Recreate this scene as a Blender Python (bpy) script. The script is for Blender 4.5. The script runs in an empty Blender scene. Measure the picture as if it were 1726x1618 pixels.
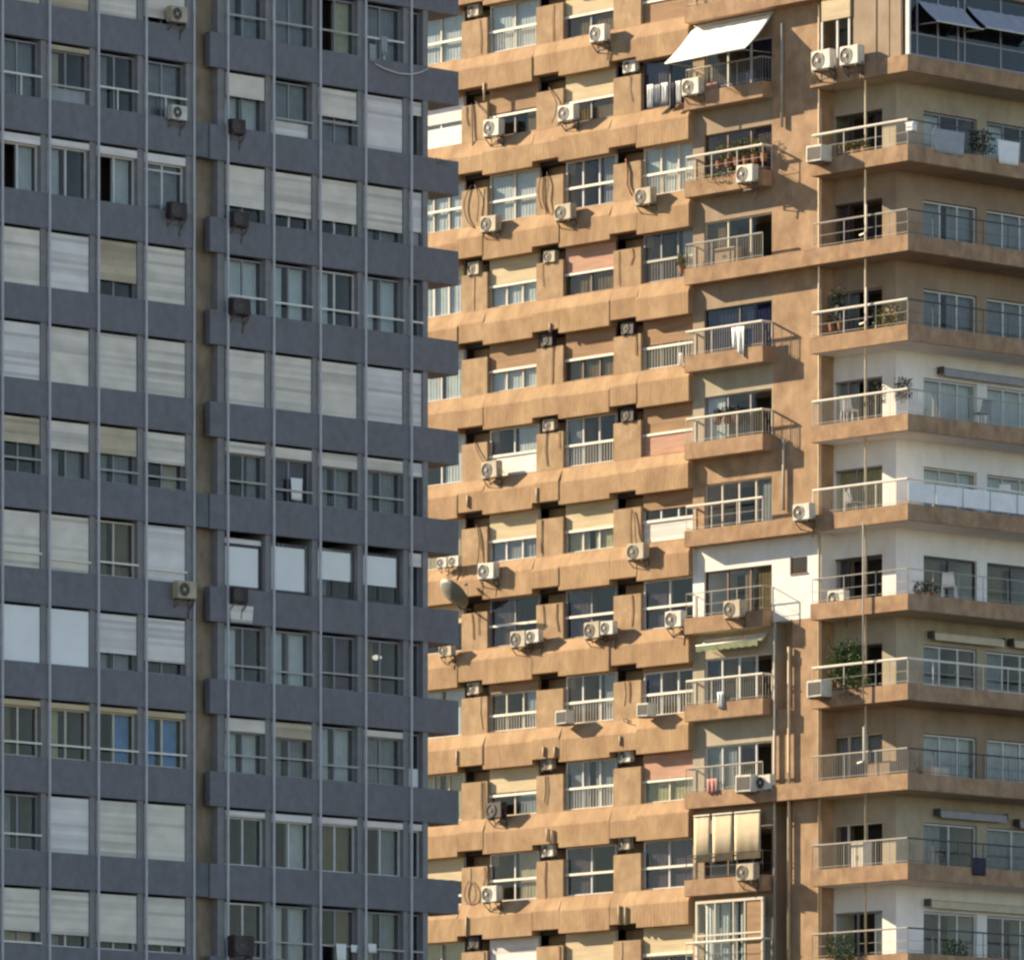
import bpy, bmesh, math, random
from mathutils import Vector, Matrix
random.seed(7)
C = bpy.context.scene.collection
# ---------------------------------------------------------------- camera numbers
F, CX, YH, ZC = 13600.0, 863.0, 2520.0, 1.7       # focal length, principal column, horizon row (photo pixels), eye height
# ---------------------------------------------------------------- materials
MATS = {}
def mat(name, col, rough=0.8, spec=0.3, var=0.12, scale=(1, 1, 1), nscale=3.0, bump=0.0, bscale=(1, 1, 1), bn=30.0, metal=0.0, wave=None, streak=0.0, col2=None, slat=0.0):
    if name in MATS: return MATS[name]
    m = bpy.data.materials.new(name); m.use_nodes = True
    nt = m.node_tree; N = nt.nodes; L = nt.links
    b = N['Principled BSDF']
    b.inputs['Roughness'].default_value = rough
    b.inputs['Metallic'].default_value = metal
    b.inputs['Specular IOR Level'].default_value = spec
    tc = N.new('ShaderNodeTexCoord')
    mp = N.new('ShaderNodeMapping'); mp.inputs['Scale'].default_value = scale
    L.new(tc.outputs['Object'], mp.inputs['Vector'])
    nz = N.new('ShaderNodeTexNoise'); nz.inputs['Scale'].default_value = nscale; nz.inputs['Detail'].default_value = 6
    L.new(mp.outputs[0], nz.inputs['Vector'])
    rp = N.new('ShaderNodeValToRGB')
    rp.color_ramp.elements[0].position = 0.3; rp.color_ramp.elements[1].position = 0.7
    c2 = col2 or col; lo = [c * (1 - var) for c in col]; hi = [min(1, c * (1 + var)) for c in c2]
    rp.color_ramp.elements[0].color = (*lo, 1); rp.color_ramp.elements[1].color = (*hi, 1)
    L.new(nz.outputs[0], rp.inputs[0])
    out = rp.outputs[0]
    if streak:
        mp2 = N.new('ShaderNodeMapping'); mp2.inputs['Scale'].default_value = (1.0, 1.0, 0.55)
        L.new(tc.outputs['Object'], mp2.inputs['Vector'])
        n2 = N.new('ShaderNodeTexNoise'); n2.inputs['Scale'].default_value = 1.7; n2.inputs['Detail'].default_value = 8; n2.inputs['Roughness'].default_value = 0.65; n2.inputs['Distortion'].default_value = 0.6
        L.new(mp2.outputs[0], n2.inputs['Vector'])
        r2 = N.new('ShaderNodeValToRGB')
        r2.color_ramp.elements[0].position = 0.35; r2.color_ramp.elements[1].position = 0.62
        k = 1 - streak
        r2.color_ramp.elements[0].color = (k, k * 0.97, k * 0.93, 1); r2.color_ramp.elements[1].color = (1, 1, 1, 1)
        L.new(n2.outputs[0], r2.inputs[0])
        mx = N.new('ShaderNodeMixRGB'); mx.blend_type = 'MULTIPLY'; mx.inputs[0].default_value = 1
        L.new(out, mx.inputs[1]); L.new(r2.outputs[0], mx.inputs[2]); out = mx.outputs[0]
    if slat:                                      # every slat of a shutter has aged a little differently
        sp = N.new('ShaderNodeSeparateXYZ'); L.new(tc.outputs['Object'], sp.inputs[0])
        def mth(op, a, bb):
            q = N.new('ShaderNodeMath'); q.operation = op
            for k, v in enumerate((a, bb)):
                if v is None: continue
                if isinstance(v, (int, float)): q.inputs[k].default_value = v
                else: L.new(v, q.inputs[k])
            return q.outputs[0]
        row = mth('FLOOR', mth('DIVIDE', sp.outputs[2], 0.115), None)
        oi = N.new('ShaderNodeObjectInfo'); colm = mth('MULTIPLY', oi.outputs['Random'], 997.3)
        wn = N.new('ShaderNodeTexWhiteNoise'); wn.noise_dimensions = '1D'; L.new(mth('ADD', row, colm), wn.inputs['W'])
        f = mth('SUBTRACT', 1.0, mth('MULTIPLY', mth('POWER', wn.outputs['Value'], 2.0), slat))
        cb = N.new('ShaderNodeCombineXYZ')
        for k, t_ in enumerate((1.0, 0.985, 0.96)): L.new(mth('POWER', f, 1 / t_), cb.inputs[k])
        mx2 = N.new('ShaderNodeMixRGB'); mx2.blend_type = 'MULTIPLY'; mx2.inputs[0].default_value = 1
        L.new(out, mx2.inputs[1]); L.new(cb.outputs[0], mx2.inputs[2]); out = mx2.outputs[0]
    L.new(out, b.inputs['Base Color'])
    h = None
    if bump:
        mb_ = N.new('ShaderNodeMapping'); mb_.inputs['Scale'].default_value = bscale
        L.new(tc.outputs['Object'], mb_.inputs['Vector'])
        n3 = N.new('ShaderNodeTexNoise'); n3.inputs['Scale'].default_value = bn; n3.inputs['Detail'].default_value = 4
        L.new(mb_.outputs[0], n3.inputs['Vector']); h = n3.outputs[0]
    if wave:                                     # (pitch in metres, axis) real ribs / slats
        sx = N.new('ShaderNodeSeparateXYZ'); L.new(tc.outputs['Object'], sx.inputs[0])
        if wave[1] == 'H':
            ad = N.new('ShaderNodeMath'); ad.operation = 'ADD'; L.new(sx.outputs[0], ad.inputs[0]); L.new(sx.outputs[1], ad.inputs[1]); v = ad.outputs[0]
        else: v = sx.outputs[2]
        mu = N.new('ShaderNodeMath'); mu.operation = 'MULTIPLY'; mu.inputs[1].default_value = 2 * math.pi / wave[0]; L.new(v, mu.inputs[0])
        sn = N.new('ShaderNodeMath'); sn.operation = 'SINE'; L.new(mu.outputs[0], sn.inputs[0])
        if h is not None:
            a2 = N.new('ShaderNodeMath'); a2.operation = 'MULTIPLY_ADD'; a2.inputs[1].default_value = wave[2]
            L.new(sn.outputs[0], a2.inputs[0]); L.new(h, a2.inputs[2]); h = a2.outputs[0]
        else: h = sn.outputs[0]
    if h is not None:
        bp = N.new('ShaderNodeBump'); bp.inputs['Strength'].default_value = 1.0; bp.inputs['Distance'].default_value = bump or 0.01
        L.new(h, bp.inputs['Height']); L.new(bp.outputs[0], b.inputs['Normal'])
    MATS[name] = m; return m
def glass_mat(name, tint, refl):
    m = bpy.data.materials.new(name); m.use_nodes = True
    nt = m.node_tree; N = nt.nodes; L = nt.links
    for n in list(N): N.remove(n)
    o = N.new('ShaderNodeOutputMaterial'); mx = N.new('ShaderNodeMixShader')
    tr = N.new('ShaderNodeBsdfTransparent'); tr.inputs[0].default_value = (*tint, 1)
    gl = N.new('ShaderNodeBsdfGlossy'); gl.inputs['Roughness'].default_value = 0.04
    fr = N.new('ShaderNodeFresnel'); fr.inputs[0].default_value = refl
    tc = N.new('ShaderNodeTexCoord'); nz = N.new('ShaderNodeTexNoise'); nz.inputs['Scale'].default_value = 0.9
    L.new(tc.outputs['Object'], nz.inputs['Vector'])
    bp = N.new('ShaderNodeBump'); bp.inputs['Distance'].default_value = 0.003; L.new(nz.outputs[0], bp.inputs['Height'])
    L.new(bp.outputs[0], gl.inputs['Normal'])
    ge = N.new('ShaderNodeNewGeometry'); iv = N.new('ShaderNodeMath'); iv.operation = 'SUBTRACT'; iv.inputs[0].default_value = 1.0; L.new(ge.outputs['Backfacing'], iv.inputs[1])
    ml = N.new('ShaderNodeMath'); ml.operation = 'MULTIPLY'; L.new(fr.outputs[0], ml.inputs[0]); L.new(iv.outputs[0], ml.inputs[1])   # only the outer face of a pane reflects
    L.new(ml.outputs[0], mx.inputs[0]); L.new(tr.outputs[0], mx.inputs[1]); L.new(gl.outputs[0], mx.inputs[2]); L.new(mx.outputs[0], o.inputs[0])
    MATS[name] = m; return m
def emit_mat(name, col, s):
    m = bpy.data.materials.new(name); m.use_nodes = True
    b = m.node_tree.nodes['Principled BSDF']
    b.inputs['Base Color'].default_value = (*col, 1); b.inputs['Emission Color'].default_value = (*col, 1); b.inputs['Emission Strength'].default_value = s
    MATS[name] = m; return m
slate = mat('slate', (0.180, 0.182, 0.210), 0.65, 0.35, 0.10, nscale=3.5, bump=0.006, bn=14, streak=0.14)
slate_pale = mat('slate_pale', (0.15, 0.16, 0.18), 0.7, 0.3, 0.14, nscale=1.5, streak=0.15)
fin = mat('grey_metal', (0.50, 0.50, 0.54), 0.5, 0.4, 0.10, nscale=2)
pierg = mat('grey_pier', (0.25, 0.25, 0.26), 0.7, 0.3, 0.12)
beigecon = mat('beige_concrete', (0.30, 0.24, 0.175), 0.9, 0.15, 0.2, nscale=1.2, streak=0.3, bump=0.004, bn=20)
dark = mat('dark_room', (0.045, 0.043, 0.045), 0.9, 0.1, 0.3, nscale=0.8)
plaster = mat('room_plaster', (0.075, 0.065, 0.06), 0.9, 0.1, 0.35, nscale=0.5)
SH = {'b': mat('shutter_beige', (0.86, 0.80, 0.70), 0.75, 0.25, 0.10, scale=(.8, .8, 1.2), nscale=1.5, slat=0.30, bump=0.006, wave=(0.055, 'V', 1.0)),
      'w': mat('shutter_white', (0.89, 0.85, 0.83), 0.7, 0.3, 0.08, scale=(.8, .8, 1.2), nscale=1.4, slat=0.30, bump=0.006, wave=(0.055, 'V', 1.0)),
      'y': mat('shutter_tan', (0.66, 0.56, 0.41), 0.75, 0.25, 0.14, scale=(.8, .8, 1.2), nscale=1.6, slat=0.30, bump=0.006, wave=(0.055, 'V', 1.0)),
      'n': mat('shutter_brown', (0.37, 0.23, 0.135), 0.8, 0.2, 0.16, scale=(.5, .5, 4), nscale=1.7, bump=0.005, wave=(0.055, 'V', 1.0)),
      'p': mat('shutter_pink', (0.56, 0.33, 0.24), 0.8, 0.2, 0.14, scale=(.5, .5, 4), nscale=1.7, bump=0.005, wave=(0.055, 'V', 1.0)),
      'c': mat('shutter_cream', (0.62, 0.50, 0.32), 0.75, 0.25, 0.12, scale=(.5, .5, 4), nscale=1.7, bump=0.005, wave=(0.055, 'V', 1.0)),
      'B': mat('blind_pale_blue', (0.86, 0.88, 0.88), 0.8, 0.2, 0.04, nscale=1.0)}
FR = {'g': mat('frame_grey', (0.26, 0.26, 0.30), 0.45, 0.5, 0.08), 'w': mat('frame_white', (0.66, 0.66, 0.66), 0.5, 0.4, 0.08),
      'c': mat('frame_cream', (0.62, 0.56, 0.46), 0.55, 0.4, 0.08), 'n': mat('frame_brown', (0.16, 0.09, 0.06), 0.5, 0.4, 0.1),
      'k': mat('frame_dark', (0.06, 0.06, 0.07), 0.5, 0.4, 0.1)}
CU = {'w': mat('curtain_white', (0.70, 0.74, 0.74), 0.9, 0.1, 0.08), 'g': mat('curtain_grey', (0.36, 0.38, 0.40), 0.9, 0.1, 0.1),
      'b': mat('curtain_beige', (0.55, 0.46, 0.33), 0.9, 0.1, 0.1), 'n': mat('curtain_brown', (0.22, 0.16, 0.09), 0.9, 0.1, 0.12),
      'B': mat('curtain_blue', (0.16, 0.33, 0.62), 0.9, 0.1, 0.14), 'N': mat('curtain_navy', (0.015, 0.02, 0.075), 0.9, 0.1, 0.2),
      'y': mat('curtain_straw', (0.55, 0.50, 0.30), 0.9, 0.1, 0.12), 'v': mat('curtain_voile', (0.60, 0.63, 0.63), 0.9, 0.1, 0.12), 'h': mat('curtain_slate', (0.29, 0.30, 0.31), 0.9, 0.1, 0.15), 'm': mat('curtain_plum', (0.11, 0.08, 0.11), 0.9, 0.1, 0.2)}
glass = glass_mat('window_glass', (0.86, 0.88, 0.88), 1.4)
glass_t = glass_mat('dim_inside_glass', (0.4, 0.42, 0.46), 1.5)  # the tint puts the darkness of the enclosed balcony into the glass
frost = mat('frosted_panel', (0.82, 0.82, 0.84), 0.5, 0.4, 0.08, nscale=2)
ochre = mat('ochre_ribbed', (0.435, 0.282, 0.172), 0.9, 0.12, 0.12, col2=(0.455, 0.31, 0.185), scale=(1, 1, .5), nscale=1.1, bump=0.010, bscale=(4, 4, .5), bn=6, wave=(0.17, 'H', 0.07), streak=0.24)
ochre_plain = mat('ochre_render', (0.44, 0.300, 0.192), 0.9, 0.12, 0.12, col2=(0.47, 0.335, 0.205), nscale=2.1, bump=0.008, bn=16, streak=0.22)
ochre_para = mat('ochre_parapet', (0.40, 0.255, 0.170), 0.9, 0.12, 0.12, col2=(0.43, 0.29, 0.18), nscale=2.4, bump=0.008, bn=14, streak=0.28)
brickw = mat('brick_red_render', (0.40, 0.265, 0.17), 0.9, 0.12, 0.14, col2=(.45,.31,.20), nscale=1.6, bump=0.006, bn=14, streak=0.2)
PA = {'o': brickw, 'w': mat('white_paint', (0.86, 0.85, 0.84), 0.8, 0.2, 0.05, nscale=1.0, streak=0.08),
      'c': mat('cream_paint', (0.44, 0.385, 0.295), 0.85, 0.2, 0.10, nscale=1.0, streak=0.15),
      'n': mat('tan_paint', (0.36, 0.275, 0.20), 0.85, 0.2, 0.12, nscale=1.0, streak=0.15)}
railw = mat('rail_white', (0.78, 0.74, 0.66), 0.5, 0.4, 0.06)
rails = mat('rail_grey', (0.40, 0.38, 0.34), 0.5, 0.4, 0.1)
raild = mat('rail_dark', (0.07, 0.07, 0.075), 0.5, 0.4, 0.1)
acw = mat('ac_white', (0.68, 0.66, 0.60), 0.5, 0.35, 0.1, nscale=4, streak=0.22)
acb = mat('ac_beige', (0.50, 0.43, 0.33), 0.55, 0.3, 0.1, streak=0.2)
acd = mat('ac_dark', (0.045, 0.032, 0.036), 0.6, 0.3, 0.25, nscale=5)
fanm = mat('fan_black', (0.05, 0.045, 0.045), 0.5, 0.4, 0.15)
brk = mat('bracket_steel', (0.12, 0.10, 0.09), 0.6, 0.4, 0.2)
hose = mat('hose_rubber', (0.10, 0.07, 0.055), 0.7, 0.3, 0.15)
pipe_p = mat('pipe_pvc', (0.56, 0.46, 0.33), 0.6, 0.3, 0.12, streak=0.15)
pipe_w = mat('pipe_white', (0.72, 0.68, 0.60), 0.6, 0.3, 0.1)
awn_w = mat('awning_white', (0.82, 0.81, 0.78), 0.85, 0.15, 0.05, bump=0.01, bn=3)
awn_g = mat('awning_grey', (0.36, 0.36, 0.41), 0.85, 0.15, 0.1, bump=0.01, bn=3)
awn_c = mat('awning_cream', (0.60, 0.54, 0.43), 0.85, 0.15, 0.1)
awn_e = mat('awning_green', (0.20, 0.24, 0.15), 0.85, 0.15, 0.2)
leaf1 = mat('leaf_green', (0.075, 0.12, 0.035), 0.6, 0.3, 0.5, nscale=9)
leaf2 = mat('leaf_dark', (0.030, 0.045, 0.028), 0.6, 0.3, 0.5, nscale=9)
leaf3 = mat('leaf_olive', (0.17, 0.17, 0.06), 0.6, 0.3, 0.4, nscale=9)
potm = mat('clay_pot', (0.30, 0.14, 0.08), 0.8, 0.2, 0.15)
CL = {'w': mat('cloth_white', (0.82, 0.82, 0.82), 0.9, 0.1, 0.05), 'k': mat('cloth_dark', (0.05, 0.05, 0.07), 0.9, 0.1, 0.2),
      'g': mat('cloth_grey', (0.35, 0.37, 0.40), 0.9, 0.1, 0.1), 'p': mat('cloth_pink', (0.55, 0.28, 0.25), 0.9, 0.1, 0.1), 'b': mat('cloth_blue', (0.06, 0.08, 0.25), 0.9, 0.1, 0.1)}
dishm = mat('dish_grey', (0.16, 0.16, 0.14), 0.5, 0.4, 0.2, nscale=5)
lampm = emit_mat('lamp_glow', (1.0, 0.90, 0.75), 0.3)
groundm = mat('ground_dust', (0.11, 0.10, 0.085), 0.95, 0.1, 0.25, scale=(.05, .05, .05), nscale=2)
# ---------------------------------------------------------------- mesh collecting
class MB:
    def __init__(s): s.bm = bmesh.new()
    def hexa(s, p):                                     # 8 points, bottom ring then top ring
        v = [s.bm.verts.new(q) for q in p]
        for f in ((3, 2, 1, 0), (4, 5, 6, 7), (0, 1, 5, 4), (1, 2, 6, 5), (2, 3, 7, 6), (3, 0, 4, 7)):
            s.bm.faces.new([v[i] for i in f])
        return s
    def box(s, x0, x1, y0, y1, z0, z1):
        return s.hexa([(x0, y0, z0), (x1, y0, z0), (x1, y1, z0), (x0, y1, z0), (x0, y0, z1), (x1, y0, z1), (x1, y1, z1), (x0, y1, z1)])
    def prism(s, prof, a, b, fn):                       # closed profile swept between two positions
        n = len(prof); A = [s.bm.verts.new(fn(a, *p)) for p in prof]; B = [s.bm.verts.new(fn(b, *p)) for p in prof]
        for i in range(n): s.bm.faces.new([A[i], A[(i + 1) % n], B[(i + 1) % n], B[i]])
        s.bm.faces.new(A[::-1]); s.bm.faces.new(B); return s
    def tube(s, pts, r, n=6):
        pts = [Vector(p) for p in pts]; rings = []
        for i, p in enumerate(pts):
            d = (pts[min(i + 1, len(pts) - 1)] - pts[max(i - 1, 0)]).normalized()
            a = d.orthogonal().normalized() if i == 0 else (a - d * a.dot(d)).normalized()
            c = d.cross(a)
            rings.append([s.bm.verts.new(p + (a * math.cos(2 * math.pi * k / n) + c * math.sin(2 * math.pi * k / n)) * r) for k in range(n)])
        for q, w in zip(rings, rings[1:]):
            for k in range(n): s.bm.faces.new([q[k], q[(k + 1) % n], w[(k + 1) % n], w[k]])
        s.bm.faces.new(rings[0][::-1]); s.bm.faces.new(rings[-1]); return s
    def grid(s, fn, nu, nv, th=None):
        P = [[s.bm.verts.new(fn(i / nu, j / nv)) for j in range(nv + 1)] for i in range(nu + 1)]
        for i in range(nu):
            for j in range(nv): s.bm.faces.new([P[i][j], P[i + 1][j], P[i + 1][j + 1], P[i][j + 1]])
        return s
    def build(s, name, m, parent=None, label=None, smooth=False, solid=0):
        bmesh.ops.recalc_face_normals(s.bm, faces=s.bm.faces)
        if smooth:
            for f in s.bm.faces: f.smooth = True
        me = bpy.data.meshes.new(name); s.bm.to_mesh(me); s.bm.free()
        o = bpy.data.objects.new(name, me); C.objects.link(o); me.materials.append(m)
        if parent: o.parent = parent
        if label: o['label'] = label
        if solid:
            md = o.modifiers.new('thickness', 'SOLIDIFY'); md.thickness = solid; md.offset = 0
        return o
def thing(name, label, cat, loc, rz=0.0, group=None):
    o = bpy.data.objects.new(name, None); C.objects.link(o)
    o.location = loc; o.rotation_euler = (0, 0, rz); o['label'] = label; o['category'] = cat
    if group: o['group'] = group
    o.empty_display_size = 0.3
    return o
# ---------------------------------------------------------------- facade frames
class Face:
    """a facade plane: s along it (to the right seen from the street), d outwards, z up"""
    def __init__(f, O, u, n, shift=(0, 0, 0)):
        f.O, f.u, f.n, f.k = O, u, n, shift
        f.rz = math.atan2(u[1], u[0])
    def s(f, px, d=0.0):
        k = (px - CX) / F
        return (k * (f.O[1] + d * f.n[1]) - f.O[0] - d * f.n[0]) / (f.u[0] - k * f.u[1])
    def world(f, s, d, z): return (f.O[0] + s * f.u[0] + d * f.n[0], f.O[1] + s * f.u[1] + d * f.n[1], z)
    def z(f, px, py, d=0.0):
        w = f.world(f.s(px, d), d, 0); return ZC + (YH - py) * w[1] / F
    def px(f, px, py, d=0.0): return f.s(px, d), d, f.z(px, py, d)
uR = (0.7326, 0.6807); uL = (0.6815, -0.7318)
nA = (uR[1], -uR[0]); nB = (uL[1], -uL[0])
YA = 256.6; A = Face(((0 - CX) / F * YA, YA), uR, nA)
YB = 285.5; B = Face(((819 - CX) / F * YB, YB), uL, nB)
def zA(r): return ZC + (YH - (55.6 + 159.3 * r)) * YA / F
def zB(i): return ZC + (YH - (11.0 + 142.9 * i)) * YB / F
ORD = {-1: 'topmost', 0: 'topmost', 1: 'second', 2: 'third', 3: 'fourth', 4: 'fifth', 5: 'sixth', 6: 'seventh', 7: 'eighth', 8: 'ninth', 9: 'tenth', 10: 'eleventh', 11: 'lowest'}
def folded(mb, fn, s0, s1, z0, z1, d, amp=0.03, pitch=0.16):
    n = max(6, int((s1 - s0) / pitch * 4)); ph = random.random() * 6
    jit = [random.uniform(.5, 1.3) for _ in range(n + 1)]
    mb.grid(lambda u, v: fn(s0 + (s1 - s0) * u, d + amp * jit[int(u * n + .5)] * math.sin(u * (s1 - s0) / pitch * 6.283 + ph) * (0.6 + .4 * (1 - v)), z0 + (z1 - z0) * v), n, 2)

# one window (a part of its tower) with its pieces as sub-parts; every length in metres in the facade's own axes
def window(parent, fn, s0, s1, z0, z1, d, fr='g', sh=0.0, shc='b', cur=None, cov='LR', rail=None, railz=0.62, panels=2, gl=True, railsr=0.03, low=None, header=None, hc='b', shd=0.06, fw=0.05, sash_open=0, recess=0.0, transom=None, cd=.22, camp=.03):
    b = lambda mb, a0, a1, d0, d1, c0, c1: mb.hexa([fn(a0, d1, c0), fn(a1, d1, c0), fn(a1, d0, c0), fn(a0, d0, c0), fn(a0, d1, c1), fn(a1, d1, c1), fn(a1, d0, c1), fn(a0, d0, c1)])
    H = z1 - z0
    zt = z1 - (header * H if header else 0)
    m = MB()
    b(m, s0, s0 + fw, d - .05, d + .03, z0, z1); b(m, s1 - fw, s1, d - .05, d + .03, z0, z1)
    b(m, s0 + fw, s1 - fw, d - .05, d + .03, z0, z0 + fw); b(m, s0 + fw, s1 - fw, d - .05, d + .03, zt - fw, zt)
    for k in range(1, panels):
        x = s0 + (s1 - s0) * k / panels + random.uniform(-.02, .02)
        b(m, x - fw * .6, x + fw * .6, d - .045, d + .025, z0 + fw, zt - fw)
    if transom: b(m, s0 + fw, s1 - fw, d - .045, d + .022, z0 + transom * H - .025, z0 + transom * H + .025)
    w = m.build('window', FR[fr], parent)
    if gl:
        g = MB(); p0, p1 = s0 + fw, s1 - fw
        if sash_open:                                    # one leaf slid away: an open dark gap
            mid = s0 + (s1 - s0) / panels
            if sash_open == 1: p0 = mid
            else: p1 = s1 - (s1 - s0) / panels
        b(g, p0, p1, d - .016, d - .008, z0 + fw, zt - fw); g.build('pane', glass, w)
    if header:
        g = MB(); b(g, s0 - .01, s1 + .01, d - .06, d + shd + .02, zt + .002, z1 - .003); g.build('shutter_box', SH[hc], w)
    if sh > 0:
        g = MB(); zb = zt - sh * (zt - z0); b(g, s0 + .012, s1 - .012, d + shd - .022, d + shd, zb, zt - .004)
        so = g.build('roller_shutter', SH[shc], w)
    if cur:
        for k, side in enumerate(cov):
            W = s1 - s0; g = MB()
            a0, a1 = {'L': (s0 + .05, s0 + W * .44), 'R': (s1 - W * .44, s1 - .05), 'F': (s0 + .05, s1 - .05), 'l': (s0 + .05, s0 + W * .27), 'r': (s1 - W * .27, s1 - .05)}[side]
            folded(g, fn, a0, a1, z0 + .03, zt - .04, d - cd, camp)
            g.build('curtain', CU[cur], w, smooth=True)
    if low:                                              # solid lower panel behind the rail
        g = MB(); b(g, s0 + .06, s1 - .06, d + .035, d + .06, z0 + .03, z0 + H * (1 - railz) - .05); g.build('lower_panel', low, w)
    if rail:
        g = MB(); zr = z0 + H * (1 - railz)
        b(g, s0 - .03, s1 + .03, d + recess + .05, d + recess + .05 + railsr * 1.2, zr - railsr, zr + railsr)
        if rail in ('bars', 'barsg'):
            n = int((s1 - s0) / .14)
            for k in range(n + 1):
                x = s0 + .02 + (s1 - s0 - .04) * k / n
                b(g, x - .007, x + .007, d + recess + .058, d + recess + .072, z0 + .05, zr - railsr)
            b(g, s0, s1, d + recess + .055, d + recess + .075, z0 + .03, z0 + .05)
        elif rail == 'post':
            x = s0 + (s1 - s0) * .5; b(g, x - .02, x + .02, d + recess + .055, d + recess + .08, z0, zr - railsr)
        g.build('handrail', rails if rail in ('grey', 'barsg') else railw, w)
    return w

# ================================================================= GROUND
g = MB(); g.box(-4000, 4000, -400, 7000, -1.0, 0.0)
o = g.build('ground', groundm); o['kind'] = 'structure'; o['label'] = 'dusty open ground under both towers'

# ================================================================= TOWER A (slate, in shade)
TA = thing('apartment_tower', 'dark slate-grey apartment tower with thin pale vertical ribs, standing in shade', 'building', (A.O[0], A.O[1], 0), A.rz)
fA = lambda s, d, z: (s, -d, z)
def bA(mb, s0, s1, d0, d1, z0, z1): return mb.box(s0, s1, -d1, -d0, z0, z1)
ML = [A.s(x) for x in (-78, 2.5, 82, 164.5, 245, 326.5)]
MR = [A.s(x) for x in (382.5, 460, 538.5, 615, 692)]
sEndL = A.s(328); sBeg = A.s(381.0); sEnd = A.s(723); sCant = A.s(773); sLip = A.s(354)
TOPA = zA(-3) + .2
g = MB()                                               # body of the tower
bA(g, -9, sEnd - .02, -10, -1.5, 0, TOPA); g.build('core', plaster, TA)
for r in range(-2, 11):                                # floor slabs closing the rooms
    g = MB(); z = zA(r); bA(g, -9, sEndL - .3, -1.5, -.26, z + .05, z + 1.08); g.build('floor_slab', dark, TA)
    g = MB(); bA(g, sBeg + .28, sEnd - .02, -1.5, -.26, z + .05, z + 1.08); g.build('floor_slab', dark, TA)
    g = MB(); bA(g, -9, A.s(329), -.25, 0, z, z + 1.13); g.build('spandrel', slate, TA)
    g = MB(); bA(g, sLip, sCant, -.25, 0, z, z + 1.13); g.build('spandrel', slate, TA)
    g = MB(); bA(g, sEnd + .004, sCant - .01, -1.35, -.253, z + .004, z + .2); bA(g, sCant - .12, sCant, -1.35, -.252, z + .002, z + 1.1)
    g.build('end_balcony', slate, TA)
zlo, zhi = zA(10) - .4, TOPA
for j, s in enumerate(ML + MR):
    if j == 5: 
        g = MB(); bA(g, s - .03, s + .03, .002, .05, zlo, zhi); g.build('mullion', fin, TA); continue
    g = MB(); bA(g, s - .025, s + .04, .002, .075, zlo, zhi); g.build('mullion', fin, TA)
for s in ML[1:]:
    g = MB(); bA(g, s - .26, s + (.0 if s != ML[-1] else .04), -1.5, -.07, zlo, zhi)
    g.build('pier', pierg, TA)
for s in MR[1:]:
    g = MB(); bA(g, s - .25, s, -1.5, -.07, zlo, zhi); g.build('pier', pierg, TA)
g = MB(); bA(g, A.s(367, -.1), MR[0] - .002, -1.5, -.10, zlo, zhi); g.build('pier', pierg, TA)
g = MB(); bA(g, sEnd - .22, sEnd, -1.5, -.05, zlo, zhi); g.build('pier', pierg, TA)
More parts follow.
